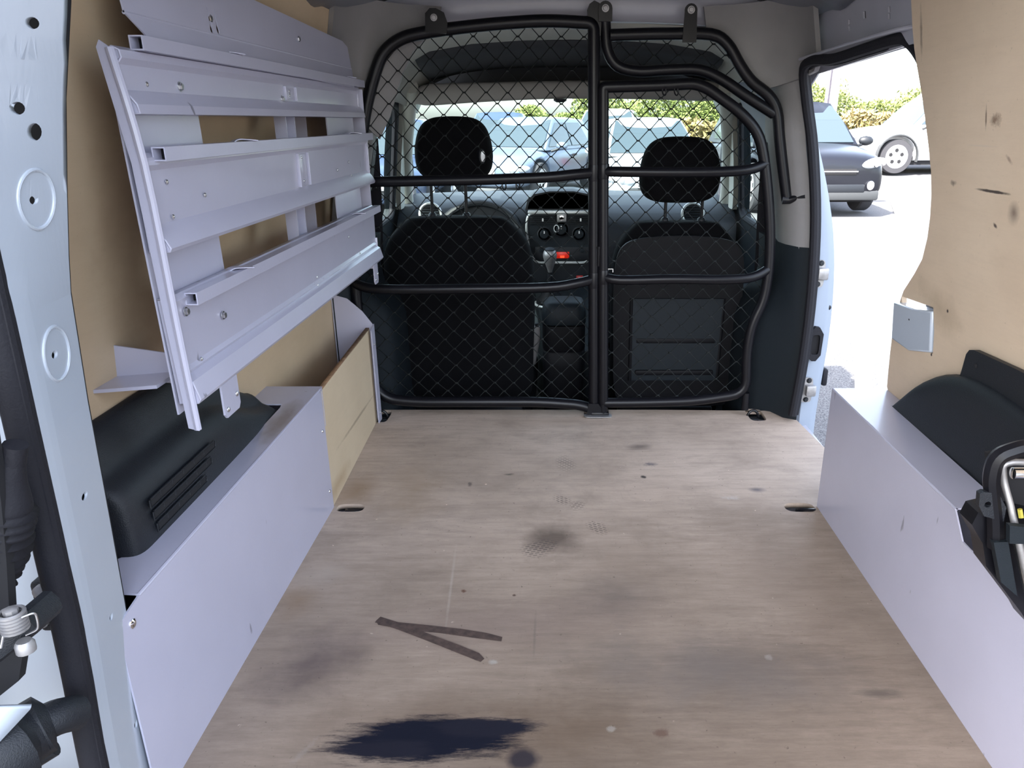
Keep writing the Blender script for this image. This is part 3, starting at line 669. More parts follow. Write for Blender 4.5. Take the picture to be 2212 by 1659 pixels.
def right_cover():
    t = thing('wheel_arch_cover', (.69,1.1,.3), 'black plastic wheel arch cover with raised flange on the right', 'wheel arch cover')
    rr = []
    prof = [(1.452,.288),(1.435,.305),(1.40,.345),(1.35,.385),(1.29,.418),(1.22,.440),(1.15,.448),(1.05,.445),(.95,.430),(.85,.40),(.75,.36),(.66,.33)]
    for y, z in prof:
        xi = .688; d = min(1, (z-.288)/.06)
        rr.append([(xi,y,.20),(xi,y,min(z,.27)),(xi+.001,y,.27+(z-.30)*.45*d if z > .3 else .285),(xi+.002,y,z-.030*d-.004),(xi+.006,y,z-.012*d),(xi+.016,y,z-.002),(.735,y,z),(.735,y,.20)])
    loft('cover_shell', rr, 'plastic_black', t, ang=60, sub=1)
    fl_ = [wl(2088,815,1), wl(2093,800,1), wl(2103,765,1), wl(2110,756,1), wl(2120,756,1), wl(2212,797,1)]
    slab('wall_flange', [(fl_[0][0]+.005,.40)]+fl_+[(.70,.50),(.70,.36)], [], .010, lambda u,v,w_: (VC+hw(v)-.008+w_, u, v), 'plastic_black', t, cuts=ZC[8:13])
    bolt((VC+hw(.46)-.014,1.19,.462), (-1,0,0), .004, t, 'hole_dark', 'fastener', hexa=False)
right_cover()

# ------------------------------------------------------------------ LEFT SHELVING
RX = -.500
Y0, Y1 = .945, 2.085
def rack():
    t = thing('wall_shelf_rack', (-.55,1.5,.45), 'lavender white metal wall rack with three angled shelf fronts and square tubes', 'shelf rack')
    # end plates (big uprights) and the middle channel
    def upright(y0, y1, name='upright'):
        slab(name, [(y0,.47),(y1,.47),(y1,.925),(y0,.925)], [], .0025, lambda u,v,w_: (-.524+(v-.7)*-.02+w_, u, v), 'powder_white', t)
    upright(Y0+.004, Y0+.215); upright(1.80, 2.03)
    # middle channel: back and two flanges
    yc = 1.545
    box('middle_channel', (-.545,yc-.025,.47), (-.540,yc+.025,.925), 'powder_white', t, bev=.001)
    for s in (-1, 1): box('channel_flange', (-.545,yc+s*.025-.0012,.47), (-.522,yc+s*.025+.0012,.925), 'powder_white', t, bev=0)
    # rear end plate seen edge-on: returned flange
    slab('end_plate', [(-.506,.452),(-.492,.448),(-.497,.60),(-.502,.80),(-.519,.93),(-.530,.938),(-.5345,.93),(-.518,.80),(-.512,.60)], [], .0022, fmap('y')(Y0), 'powder_white', t)
    tube('end_plate_lip', smoothp([(-.5195,Y0,.930),(-.503,Y0,.80),(-.498,Y0,.60),(-.4935,Y0,.450)]), .0048, 'powder_white', t, seg=8, flat=(1,1))
    slab('end_plate', [(-.562,.46),(-.505,.46),(-.505,.925),(-.562,.93)], [], .0022, fmap('y')(2.07), 'powder_white', t)
    # shelf fronts: profile of the folded sheet (x, z)
    profs = {
     'a': [(-.528,.929),(-.522,.932),(-.514,.928),(-.513,.920),(-.519,.913),(-.519,.884),(-.513,.880),(-.504,.868),(-.502,.858),(-.528,.857)],
     'b': [(-.520,.809),(-.512,.811),(-.504,.806),(-.503,.798),(-.509,.791),(-.511,.724),(-.506,.718),(-.497,.706),(-.492,.696),(-.494,.692),(-.520,.691)],
     'c': [(-.520,.630),(-.506,.632),(-.500,.626),(-.503,.618),(-.504,.535),(-.500,.530),(-.504,.524),(-.493,.517),(-.486,.492),(-.489,.487),(-.515,.485)],
    }
    for key, (ys, ye) in (('a',(Y0+.008,Y1-.02)),('b',(Y0+.006,Y1-.01)),('c',(Y0+.004,Y1-.01))):
        pr = profs[key]; rr = []
        for y in (ys, ys+.002, yc-.04, yc-.032, yc+.032, yc+.04, ye-.002, ye):
            rr.append([(x,y,z) for x,z in pr])
        loft('shelf_front', rr, 'powder_scuffed', t, close=False, thick=.0022, ang=25)
        slab('end_cap', pr, [], .002, fmap('y')(ys+.0015), 'powder_white', t)
        # raised channel strip over the middle of each front
        x0 = pr[4][0]; z0 = pr[4][1]; z1 = pr[5][1]
        for s in (-1, 1): box('front_seam', (x0-.001,yc+s*.03-.0015,z1+.002), (x0+.006,yc+s*.03+.0015,z0-.002), 'powder_white', t, bev=.0005)
        box('front_insert', (x0-.0005,yc-.024,z1+.004), (x0+.0018,yc+.024,z0-.004), 'powder_white', t, bev=.0008)
        for q in (z0-.010, z1+.012):
            bolt((x0+.002,yc-.004,q), (1,0,0), .0028, t, 'steel', 'rivet', hexa=False)
        if key == 'a': box('end_cap', (x0-.03,ye-.003,z1-.02), (x0+.004,ye,z0+.01), 'powder_white', t, bev=.0005)
        if key != 'a': box('end_cap', (x0-.03,ye-.003,z1-.03), (x0+.006,ye,z0+.01), 'powder_white', t, bev=.0005)
    # square tubes, open ended
    def sqt(y0, y1, x, z, label=None):
        r = .0085; i = .0068
        rr = [[(x-q,y,z-q),(x+q,y,z-q),(x+q,y,z+q),(x-q,y,z+q)] for q, y in ((i,y0+.06),(i,y0),(r,y0),(r,y1),(i,y1),(i,y1-.03))]
        loft('square_tube', rr, 'powder_white', t, caps=True, smooth=False)
        box('tube_bore', (x-i*.98,y0+.02,z-i*.98), (x+i*.98,y0+.024,z+i*.98), 'hole_dark', t, bev=0)
    a = P(294,92,Y=.99); sqt(.99, 2.09, a.x, a.z)
    b_ = P(343,333,Y=.97); sqt(.97, 2.075, b_.x, b_.z)
    c = P(413,646,Y=.985); sqt(.985, 2.085, c.x, c.z)
    # clips holding the tubes
    for (q, y) in ((a,1.28),(a,1.97),(b_,1.25),(b_,1.92),(c,1.16),(c,1.88)):
        tube('tube_clip', smoothp([(q.x-.028,y-.02,q.z-.004),(q.x-.014,y-.01,q.z+.010),(q.x-.002,y,q.z+.0105),(q.x+.009,y+.012,q.z+.009)]), .006, 'powder_white', t, seg=6, flat=(.25,2.2))
    # bolts on the fronts
    for (x, y, hexa) in ((386,187,1),(315,182,0),(608,214,1),(358,393,0),(441,421,0),(372,468,0),(399,673,1),(480,681,1),(433,776,0),(752,350,0),(728,367,0),(758,379,0),(722,228,0),(748,231,0),(752,512,0),(776,547,0)):
        X = -.519 if y < 235 else (-.508 if y < 500 and not (x > 740 and y > 500) else -.502)
        p = P(x, y, X=X); bolt(p+Vector((.0012,0,0)), (1,.0,0), .0048 if hexa else .0032, t, 'steel', 'bolt' if hexa else 'rivet', hexa=bool(hexa))
    # lower mounting tabs
    for (yy, dz, wd) in ((1.045,.448,.055),(1.99,.455,.04)):
        zz = .487
        slab('mounting_tab', [(yy-wd/2,zz),(yy-wd/2,zz-.045),(yy-wd/2+.006,zz-.052),(yy+wd/2-.006,zz-.052),(yy+wd/2,zz-.045),(yy+wd/2,zz)], [], .003, fmap('x')(-.489), 'powder_white', t)
        for s in (-1, 1): bolt((-.487,yy+s*wd*.32,zz-.040+(.012 if s > 0 else 0)), (1,0,0), .004, t, 'steel', 'rivet', hexa=False)
    # wall brackets behind
    slab('wall_bracket', [(-.645,.500),(-.545,.490),(-.545,.535),(-.645,.55)], [], .0025, fmap('y')(1.02), 'powder_white', t)
    slab('wall_bracket', [(.96,.500),(1.10,.500),(1.10,.505),(.96,.505)], [], .10, lambda u,v,w_: (-.598+w_,u,v+w_*.08), 'powder_white', t)
    slab('wall_bracket', [(-.645,.86),(-.56,.86),(-.56,.90),(-.64,.90)], [], .0025, fmap('y')(1.30), 'powder_white', t)
    slab('wall_bracket', [(-.645,.55),(-.56,.50),(-.56,.90),(-.61,.90)], [], .0025, fmap('y')(1.76), 'powder_white', t)
rack()
def upper_tray():
    t = thing('upper_shelf_tray', (-.55,1.4,.93), 'bent white metal tray with keyhole slots, topmost on left wall', 'shelf tray')
    f = lambda u, v, w_: (-.5195-(v-.972)*.10+w_, u, v)
    kh = []
    for (x, y) in ((449,40),(463,40)):
        q = P(x, 64, X=-.525); r_ = P(x, 20, X=-.525)
        kh.append([(q.y+.0055*math.sin(a), q.z-.0070*math.cos(a)) for a in [(-.85+1.7*k/9)*math.pi*.95 for k in range(10)]] + [(q.y+.0010, q.z+.030),(q.y-.0010, q.z+.030)])
    slab('upper_face', [(.99,.972),(2.03,.972),(2.03,1.022),(1.99,1.032),(1.0,1.058),(.99,1.058)], kh, .0022, f, 'powder_white', t)
    slab('lower_face', [(.99,.972),(1.03,.938),(1.98,.925),(2.035,.972)], [], .0022, lambda u,v,w_: (-.5195+(.972-v)*.35+w_, u, v), 'powder_white', t)
    tube('bend', [(-.5195,.99,.972),(-.5195,2.03,.972)], .0022, 'powder_white', t, seg=8)
    for (x, y) in ((450,40),(642,84)):
        p = P(x, y, X=-.5245); bolt(p, (1,0,0), .0055, t, 'steel', 'bolt')
    slab('tray_bracket', [(1.22,.905),(1.33,.905),(1.33,.94),(1.22,.94)], [], .0025, fmap('x')(-.545), 'powder_white', t)
upper_tray()

# ------------------------------------------------------------------ BLACK TUBE AND MESH PARTITION
YC = 2.125
pc = lambda x, y, dy=0: P(x, y, Y=YC+dy)
def inside(poly, x, z):
    c = False; j = len(poly)-1
    for i in range(len(poly)):
        (x1,z1),(x2,z2) = poly[i], poly[j]
        if (z1 > z) != (z2 > z) and x < (x2-x1)*(z-z1)/(z2-z1)+x1: c = not c
        j = i
    return c
def mesh_net(parent, poly, y, ox, oz, cw=.0575, chh=.0545):
    """chain link: zig-zag wires with a twist at every crossing"""
    bm = bmesh.new(); xs = [p[0] for p in poly]; zs = [p[1] for p in poly]; r = .0014
    i0 = int((min(xs)-ox)/(cw/2))-1; i1 = int((max(xs)-ox)/(cw/2))+2; j0 = int((min(zs)-oz)/(chh/2))-1; j1 = int((max(zs)-oz)/(chh/2))+2
    jit = random.Random(3); J = {}
    def pt(i, j):
        if (i, j) not in J: J[(i, j)] = Vector((ox+i*cw/2+jit.uniform(-.0012,.0012), y+jit.uniform(-.003,.003), oz+j*chh/2+jit.uniform(-.0012,.0012)))
        return J[(i, j)]
    for i in range(i0, i1):
        for j in range(j0, j1):
            if (i+j) % 2: continue
            for dj in (1, -1):
                a = pt(i, j); b_ = pt(i+1, j+dj); k0, k1 = 0., 1.
                ins = [k/16 for k in range(17) if inside(poly, (a+(b_-a)*k/16).x, (a+(b_-a)*k/16).z)]
                if len(ins) < 2: continue
                k0, k1 = ins[0], ins[-1]; d = b_-a; h = Vector((0, .0016*dj, 0))
                q = [a+d*k0]
                if k0 < .1: q.append(a+d*.10+Vector((0,0,-.0018*dj))+h)
                if k1 > .9: q += [a+d*.90+Vector((0,0,.0018*dj))-h]
                q.append(a+d*k1)
                add_tube(bm, q, r, 3, caps=False)
            p = pt(i, j)
            if inside(poly, p.x, p.z): add_tube(bm, [p+Vector((-.0045,0,0)), p+Vector((.0045,0,0))], .0021, 4)
    return from_bm('wire_mesh', bm, 'wire_black', parent, kind='stuff', ang=180)
def pxpoly(pts): return [(pc(x, y).x, pc(x, y).z) for x, y in pts]
def hook(parent, x, y, dx=30):
    for k in (0, dx):
        q = [pc(x+k, y-12,-.014), pc(x+k-1, y+8,-.016), pc(x+k+3, y+16,-.020), pc(x+k+7, y+12,-.026), pc(x+k+6, y+2,-.028)]
        tube('wire_hook', smoothp(q), .0020, 'tube_black', parent, seg=6)
TR = .0162
def part_left():
    t = thing('partition_panel', (-.25,YC,0), 'black tube and wire mesh partition panel behind the driver seat', 'partition')
    fr = [(1283,884),(1283,50),(1180,44),(1060,52),(940,66),(868,80),(826,112),(806,170),(790,235),(778,320),(772,420),(768,520),(768,640),(786,760),(806,835),(838,862),(900,868),(1170,868),(1250,874),(1283,884)]
    rp = rnd([pc(x, y) for x, y in fr], [.0,.02]+[.05]*18)
    tube('frame_tube', rp, TR, 'tube_black', t)
    tube('cross_bar', smoothp([pc(778,394,.0), pc(800,393,-.012), pc(900,391,-.018), pc(1050,388,-.018), pc(1180,383,-.018), pc(1240,377,-.012), pc(1283,373,0)]), .0142, 'tube_black', t)
    tube('cross_bar', smoothp([pc(762,606,.0), pc(778,617,-.012), pc(830,625,-.018), pc(1000,624,-.018), pc(1180,621,-.018), pc(1245,612,-.012), pc(1283,603,0)]), .0142, 'tube_black', t)
    for y in (373, 605): lathe('sleeve', [(.0165,-.022),(.017,-.02),(.017,.02),(.0165,.022)], pc(1283,y), (0,0,1), 'tube_black', t)
    mesh_net(t, pxpoly([(1276,862),(1276,60),(1180,55),(1060,62),(940,76),(876,90),(838,120),(816,172),(800,240),(788,320),(780,420),(776,520),(776,640),(796,770),(814,830),(842,854),(900,860),(1170,860)]), YC+.004, -.45, .02)
    hook(t, 1086, 394); 
    p = pc(945,42); 
    slab('roof_bracket', [(-.030,-.032),(.024,-.036),(.028,-.010),(.020,.014),(.0,.024),(-.016,.024),(-.028,.012)], [], .004, lambda u,v,w_: (p.x+u, YC-.018+w_, p.z+v), 'tube_black', t)
    bolt((p.x-.006,YC-.021,p.z+.002), (0,-1,0), .0065, t, 'steel_dull')
    slab('floor_foot', [(-.022,0),(.03,0),(.03,.012),(.012,.04),(-.018,.04)], [], .006, lambda u,v,w_: (pc(1283,884).x+u, YC-.015+w_, .002+v), 'tube_black', t)
    p = pc(1290,22)
    slab('roof_bracket', [(-.020,-.060),(.010,-.060),(.012,.0),(.006,.016),(-.008,.022),(-.020,.014),(-.026,0)], [], .010, lambda u,v,w_: (p.x+u, YC+.0+w_, p.z+v), 'tube_black', t)
    return t
part_left()
def part_door():
    t = thing('partition_door', (.35,YC,0), 'black hinged mesh door of the partition behind the passenger seat', 'partition')
    fr = [(1303,870),(1303,188),(1440,184),(1500,180),(1528,190),(1600,242),(1640,288),(1652,350),(1660,430),(1664,500),(1662,580),(1650,650),(1624,700),(1613,760),(1612,850),(1500,866),(1400,869)]
    tube('frame_tube', rnd([pc(x, y, -.006) for x, y in fr], [.008,.006]+[.05]*15, closed=True), .0150, 'tube_black', t, closed=True)
    tube('hinge_leg', [pc(1303,868,-.006), pc(1303,893,-.006)], .014, 'tube_black', t)
    tube('frame_leg', [pc(1612,848,-.006), pc(1609,884,-.006)], .011, 'tube_black', t)
    tube('cross_bar', smoothp([pc(1303,370,-.006), pc(1340,371,-.02), pc(1450,372,-.026), pc(1560,371,-.026), pc(1620,366,-.022), pc(1655,353,-.006)]), .0138, 'tube_black', t)
    tube('cross_bar', smoothp([pc(1303,598,-.006), pc(1340,605,-.02), pc(1450,603,-.026), pc(1560,604,-.026), pc(1625,599,-.022), pc(1662,580,-.006)]), .0138, 'tube_black', t)
    lathe('sleeve', [(.0158,-.02),(.0165,-.018),(.0165,.018),(.0158,.02)], pc(1303,370,-.006), (0,0,1), 'tube_black', t)
    lathe('sleeve', [(.0158,-.02),(.0165,-.018),(.0165,.018),(.0158,.02)], pc(1303,598,-.006), (0,0,1), 'tube_black', t)
    mesh_net(t, pxpoly([(1309,860),(1309,196),(1440,194),(1500,188),(1525,198),(1594,248),(1632,292),(1644,350),(1652,430),(1656,500),(1654,578),(1642,646),(1616,696),(1605,760),(1604,842),(1500,858),(1400,861)]), YC+.001, .16, .035)
    hook(t, 1432, 190, 26)
    lathe('hinge_pin', [(.004,-.02),(.0045,-.018),(.0045,.03),(.006,.03),(.006,.036)], pc(1293,560,-.012), (0,0,1), 'tube_black', t, seg=10)
    tube('latch_rod', [pc(1308,581,-.01), pc(1324,581,-.012), pc(1324,588,-.012)], .0018, 'steel', t, seg=6)
    box('hinge_base', tuple(pc(1290,893)+Vector((-.02,-.02,-.006))), tuple(pc(1290,893)+Vector((.035,.012,.010))), 'tube_black', t, bev=.004)
    slab('hinge_plate', superell(pc(1288,896).x+.004, YC-.018, .042, .016, 4), [], .003, lambda u,v,w_: (u, v, .0035+w_), 'steel_dull', t)
part_door()
def part_top():
    t = thing('partition_upper_frame', (.40,YC,.9), 'black bent tube frame with mesh fixed above the partition door', 'partition')
    inner = [(1305,20),(1308,60),(1313,110),(1335,143),(1380,154),(1440,151),(1510,151),(1560,172),(1610,206),(1672,246)]
    outer = [(1318,76),(1380,74),(1440,73),(1535,74),(1572,96),(1598,140),(1624,176),(1660,206),(1678,240),(1684,300),(1692,370),(1700,432)]
    tube('inner_tube', smoothp([pc(x, y, .006) for x, y in inner]), [.0185 if k < 3 else .0146 for k in range(37)], 'tube_black', t)
    tube('outer_tube', smoothp([pc(x, y, .004) for x, y in outer]), .0154, 'tube_black', t)
    tube('side_foot', [pc(1690,431,.0), pc(1706,432,-.004), pc(1724,426,-.02), pc(1740,424,-.03)], [.013,.011,.007,.007], 'tube_black', t)
    mesh_net(t, pxpoly([(1322,84),(1440,82),(1530,83),(1564,102),(1590,146),(1616,182),(1650,212),(1660,232),(1610,200),(1562,166),(1510,144),(1440,144),(1380,147),(1345,138),(1328,116)]), YC+.008, .16, .985, .062, .052)
    p = pc(1491,24)
    slab('roof_bracket', [(-.018,-.075),(.018,-.075),(.016,.0)]+[(.0165*math.cos(a), .0165*math.sin(a)) for a in [k*math.pi/8 for k in range(9)]]+[(-.016,0)], [], .004, lambda u,v,w_: (p.x+u, YC-.012+w_, p.z+v), 'tube_black', t)
    bolt((p.x,YC-.015,p.z+.001), (0,-1,0), .007, t, 'steel_dull')
    p = pc(1307,20)
    slab('roof_bracket', [(-.016,-.03),(.018,-.03),(.018,.0)]+[(.018*math.cos(a), .018*math.sin(a)) for a in [k*math.pi/8 for k in range(9)]], [], .006, lambda u,v,w_: (p.x+u, YC-.014+w_, p.z+v), 'tube_black', t)
    bolt((p.x,YC-.019,p.z), (0,-1,0), .0068, t, 'steel_dull')
part_top()

# ------------------------------------------------------------------ TIE-DOWN RINGS
def ring(x, y, r, label, lean=.0, up=1):
    c = P(x, y, Z=-.004); t = thing('lashing_ring', c, label, 'lashing ring', 'lashing rings in the floor cut-outs')
    box('ring_base', (c.x-r*1.1,c.y-.004,-.028), (c.x+r*1.1,c.y+.016,-.010), 'plastic_black', t, bev=.002)
    pts = [(c.x+r*math.cos(a), c.y+lean*math.sin(a), -.006+up*r*1.35*math.sin(a)) for a in [k*math.pi/12 for k in range(13)]]
    tube('ring_loop', pts, .0042, 'tube_black', t, seg=8)
ring(1626, 900, .0165, 'black lashing ring in cut-out at front right of floor')
ring(826, 901, .0165, 'black lashing ring beside the side bin at front left')
ring(1742, 1100, .018, 'black lashing ring lying in slot by right metal box', lean=-.016, up=.35)
ring(765, 1101, .018, 'black lashing ring sunk in slot by left metal box', lean=-.012, up=.1)
# ------------------------------------------------------------------ CAB
def smooth2(p, n=4): return [(q.x, q.y) for q in smoothp([(a, b_, 0) for a, b_ in p]+[(p[0][0], p[0][1], 0)], n)][:-1]
def seat(cx, ztop, wid, label, driver):
    yb = 2.40
    t = thing('car_seat', (cx, yb+.3, -.22), label, 'seat', 'front seats of the van')
    hwid = wid/2; rr = []
    zs = [-.10,0,.10,.20,.30,.40,.46,.50,.53,.548,.556]
    zs = [z*(ztop/.556) if z > 0 else z for z in zs]
    for i, z in enumerate(zs):
        t_ = z/ztop; lean = .10*t_
        sh = 1 if t_ < .72 else 1-.42*((t_-.72)/.28)**2.4
        ww = hwid*(1.0 if t_ > .2 else .97)*sh
        y = yb + lean*.0 - .02*t_
        th_ = .11 if t_ < .8 else .11*(1-.5*(t_-.8)/.2)
        e = [(math.cos(a), math.sin(a)) for a in [2*math.pi*k/20 for k in range(20)]]
        rr.append([(cx+ww*math.copysign(abs(c)**.45, c), y+.07+th_*.75*math.copysign(abs(s)**.6, s), z) for c, s in e])
    loft('backrest', rr, 'fabric_black', t, sub=1, ang=180)
    if not driver:
        # hard seat-back shell with recessed panel and ribs
        ol = smooth2([(-.17,-.06),(0,-.065),(.17,-.06),(.19,.0),(.196,.15),(.200,.30),(.196,.42),(.175,.478),(.12,.502),(0,.510),(-.12,.502),(-.175,.478),(-.196,.42),(-.200,.30),(-.196,.15),(-.19,0)])
        slab('back_shell', [(x*hwid/.205, z) for x, z in ol], [], .012, lambda u,v,w_: (cx+u, yb-.028-.02*v/ztop+w_, v), 'seat_back', t)
        slab('back_recess', [(-.14,.03),(.14,.03),(.145,.31),(-.145,.31)], [], .006, lambda u,v,w_: (cx+u, yb-.040-.02*v/ztop+w_, v), 'plastic_dark', t)
        for z in (.05,.16): box('back_rib', (cx-.13,yb-.052,z), (cx+.13,yb-.040,z+.018), 'seat_back', t, bev=.005)
        for s in (-1, 1): tube('back_bead', [(cx+s*.145,yb-.042,.03),(cx+s*.148,yb-.046,.31)], .006, 'seat_back', t, seg=8)
    # cushion
    rr = []
    for y, z, k in ((yb+.12,-.12,.9),(yb+.18,-.05,1),(yb+.35,-.04,1),(yb+.55,-.02,1),(yb+.62,-.05,.95)):
        rr.append([(cx+hwid*k*c, y, z-.06+.07*s) for c, s in [(math.copysign(abs(math.cos(a))**.5, math.cos(a)), math.copysign(abs(math.sin(a))**.5, math.sin(a))) for a in [2*math.pi*q/16 for q in range(16)]]])
    loft('seat_cushion', rr, 'fabric_black', t, sub=1, ang=180)
    box('seat_base', (cx-hwid*.8,yb+.1,-.24), (cx+hwid*.8,yb+.55,-.12), 'plastic_black', t, bev=.01)
    # headrest with posts
    if driver: (zc, hh, hw_, px_) = (.765,.098,.124,(933,1007))
    else: (zc, hh, hw_, px_) = (.702,.102,.130,(1438,1517))
    rr = []; yh = yb+.05
    for k in range(9):
        a = -math.pi/2+math.pi*k/8; sc = math.cos(a)**.5 if abs(k-4) < 4 else .62; yy = yh+.048*math.sin(a)
        sc = .80+.20*math.cos(a)
        o_ = superell(0, 0, hw_*sc, hh*sc, 3.6, 28)
        rr.append([(cx+u*(1-.16*max(0,v/hh)), yy, zc+v) for u, v in o_])
    rr = [[(cx, yh-.052, zc)]*0 or [(cx+(p[0]-cx)*.5, yh-.050, zc+(p[2]-zc)*.5) for p in rr[0]]] + rr
    h = loft('headrest', rr, 'fabric_black', t, sub=1, ang=180)
    if driver:
        q = P(1041, 338, Y=yh-.052); nd = Vector((.55,-.83,0))
        def oval(name, prof, m, k):
            bm = bmesh.new(); add_lathe(bm, prof, q, nd, 24)
            for v in bm.verts: v.co.z = (v.co.z-q.z)*k+q.z
            return from_bm(name, bm, m, h)
        oval('headrest_badge', [(.0115,-.01),(.0115,.003),(.009,.005)], 'plastic_black', 1.9)
        bm = bmesh.new(); add_lathe(bm, [(.0075,.0),(.0075,.0062),(.001,.0068)], q, nd, 20)
        for v in bm.verts: v.co.z = (v.co.z-q.z)*2.2+q.z
        from_bm('badge_insert', bm, 'steel', h)
    for x in px_:
        X = P(x, 440, Y=yb+.05).x
        tube('headrest_post', [(X,yb+.05,ztop-.03),(X,yb+.05,zc-hh+.03)], .0052, 'tube_black', t, seg=10)
        lathe('post_collar', [(.013,-.012),(.014,0),(.012,.008),(.008,.012)], (X,yb+.05,ztop-.002), (0,0,1), 'plastic_black', t)
    return t
seat(-.326, .560, .500, 'black fabric driver seat with raised headrest behind left partition panel', True)
seat(.386, .545, .425, 'black passenger seat with hard back shell behind the partition door', False)

# cab floor, sides with window openings, pillars
box('floor_cab', (-.74,2.16,-.30), (.82,4.0,-.26), 'plastic_black', bev=0, label='dark cab floor ahead of the cargo floor', **STR)
box('floor_step', (-.70,2.165,-.30), (.74,2.19,-.03), 'plastic_black', bev=0, label='dark step down from cargo floor into the cab', **STR)
def hc(z): return .735 if z < .45 else .735-.145*((z-.45)/.55)**1.3       # cab inner half width
def cside(s, off=0, lean=.0): return lambda u, v, w_: (VC+s*(hc(v)+w_+off + .05*max(0,(u-2.9))*0), u, v)
def smooth2(p, n=4): return [(q.x, q.y) for q in smoothp([(a, b_, 0) for a, b_ in p]+[(p[0][0], p[0][1], 0)], n)][:-1]
win = [(2.42,.44),(3.16,.47),(3.19,.50),(2.93,.86),(2.88,.895),(2.46,.905),(2.425,.88)]
qwin = [(3.27,.50),(3.46,.50),(3.44,.53),(3.30,.67),(3.265,.66)]
for s, nm, side_ in ((1, 'wall_cab_right', 'right'), (-1, 'wall_cab_left', 'left')):
    slab(nm, [(2.30,-.30),(3.95,-.30),(3.95,.49),(3.78,.50),(3.05,1.00),(2.95,1.02),(2.30,1.02)], [win, qwin], .03, cside(s, .02), 'liner_pale' if False else 'plastic_dark', cuts=ZC, label='dark cab door inner side with window frame, %s' % side_, **STR)
    slab('trim_12' if s > 0 else 'trim_13', [(2.30,.905),(2.46,.930),(2.90,.915),(2.97,.86),(3.26,.49),(3.34,.49),(3.02,.93),(3.0,1.03),(2.30,1.03)], [], .02, cside(s, -.012), 'liner_pale', cuts=ZC, label='pale liner over the %s cab door' % side_, **STR)
    slab('window_1' if s > 0 else 'window_2', win, [], .004, cside(s, .025), 'window_glass', cuts=ZC, label='%s cab door window glass' % side_, **STR)
    slab('window_3' if s > 0 else 'window_4', qwin, [], .004, cside(s, .025), 'window_glass', cuts=ZC, label='small %s quarter window glass' % side_, **STR)
    wf = [Vector(cside(s, .002)(u, v, 0)) for u, v in win]
    tube('trim_14' if s > 0 else 'trim_15', rnd(wf, .04, closed=True), .012, 'rubber', closed=True, seg=8, label='black rubber round the %s cab door window' % side_, **STR)
    # A pillar liner
    a = smoothp([(VC+s*.565,2.86,.965),(VC+s*.60,2.98,.88),(VC+s*.655,3.16,.74),(VC+s*.70,3.34,.58),(VC+s*.715,3.44,.46)])
    tube('trim_16' if s > 0 else 'trim_17', a, .030, 'liner_pale', seg=12, label='pale windscreen pillar liner, %s side' % side_, **STR)
    # door armrest and door card shape
    box('trim_18' if s > 0 else 'trim_19', (min(VC+s*.66,VC+s*.74),2.45,.20), (max(VC+s*.66,VC+s*.74),3.1,.26), 'plastic_dark', bev=.02, label='dark armrest on the %s cab door' % side_, **STR)
# windscreen
rr = []
for k in range(21):
    x = VC-.66+1.32*k/20; d = abs(x-VC)/.66
    rr.append([(VC+(x-VC)*.90, 2.95-.06*d*d, .985-.03*d*d), (VC+(x-VC)*.96, 3.25-.10*d*d, .78-.02*d), (VC+(x-VC)*1.06, 3.80-.26*d*d, .51)])
loft('window_5', rr, 'window_glass', close=False, thick=.004, label='windscreen glass of the van', **STR)
# overhead shelf: lip, dark tray, headliner
def shelf_lip():
    t = thing('overhead_shelf', (VC,2.9,.93), 'pale overhead storage shelf above the windscreen with dark recess', 'shelf')
    rr = []
    for k in range(41):
        x = -.545+1.165*k/40; f_ = (x-VC)/.58; d = abs(f_); e = max(0, d-.86)/.14
        lo = .925-.030*max(0,-f_)**1.5-.012*max(0,f_)**2; hi = .985-.012*max(0,-f_)-.02*e**2
        c = (lo+hi)/2
        lo = c+(lo-c)*(1-.6*e**2); hi = c+(hi-c)*(1-.6*e**2)
        rr.append([(x,2.885,lo+.008),(x,2.882,(lo+hi)/2),(x,2.885,hi-.008),(x,2.895,hi),(x,2.93,hi-.004),(x,2.97,(lo+hi)/2),(x,2.93,lo),(x,2.895,lo)])
    loft('shelf_lip', rr, 'liner_warm', t, ang=180)
    rr = []
    for k in range(25):
        x = -.53+1.135*k/24; rr.append([(x,2.93,.965),(x,3.06,.955),(x,3.10,1.0),(x,3.02,1.07),(x,2.92,1.115)])
    loft('shelf_recess', rr, 'liner_dark', t, close=False, thick=.004, ang=180)
    lathe('interior_lamp', [(.024,0),(.024,.006),(.014,.012)], (P(1210,216,Y=2.89)+Vector((0,.01,.004)))[:], (0,0,-1), 'plastic_black', t)
shelf_lip()
half = [(.622,.925),(.606,.955),(.582,.995),(.54,1.035),(.46,1.068),(.32,1.090),(.16,1.100),(0,1.103)]
sec = [(-x,z) for x,z in half]+[(x,z) for x,z in half[-2::-1]]
rr = [[(VC+x*k, y+(.04 if z < .9 else 0), z-dz) for x, z in sec] for y, k, dz in ((2.24,1,0),(2.40,.985,.004),(2.6,.975,.008),(2.8,.965,.016),(2.95,.95,.03),(3.04,.93,.05))]
loft('ceiling_cab', rr, 'liner_pale', close=False, thick=.006, label='pale fabric headliner of the cab', **STR)
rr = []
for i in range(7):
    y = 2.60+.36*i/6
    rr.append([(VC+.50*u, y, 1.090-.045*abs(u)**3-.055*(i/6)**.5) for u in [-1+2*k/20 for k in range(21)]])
loft('ceiling_cab_shade', rr, 'liner_dark', close=False, thick=.004, label='dark sheet under the front headliner standing in for shade above the shelf', **STR)  # dark sheet stands in for the shade of the shelf recess
box('trim_20', (-.60,3.0,1.05), (.67,3.2,1.12), 'liner_dark', bev=.01, label='dark roof front above the shelf', **STR)

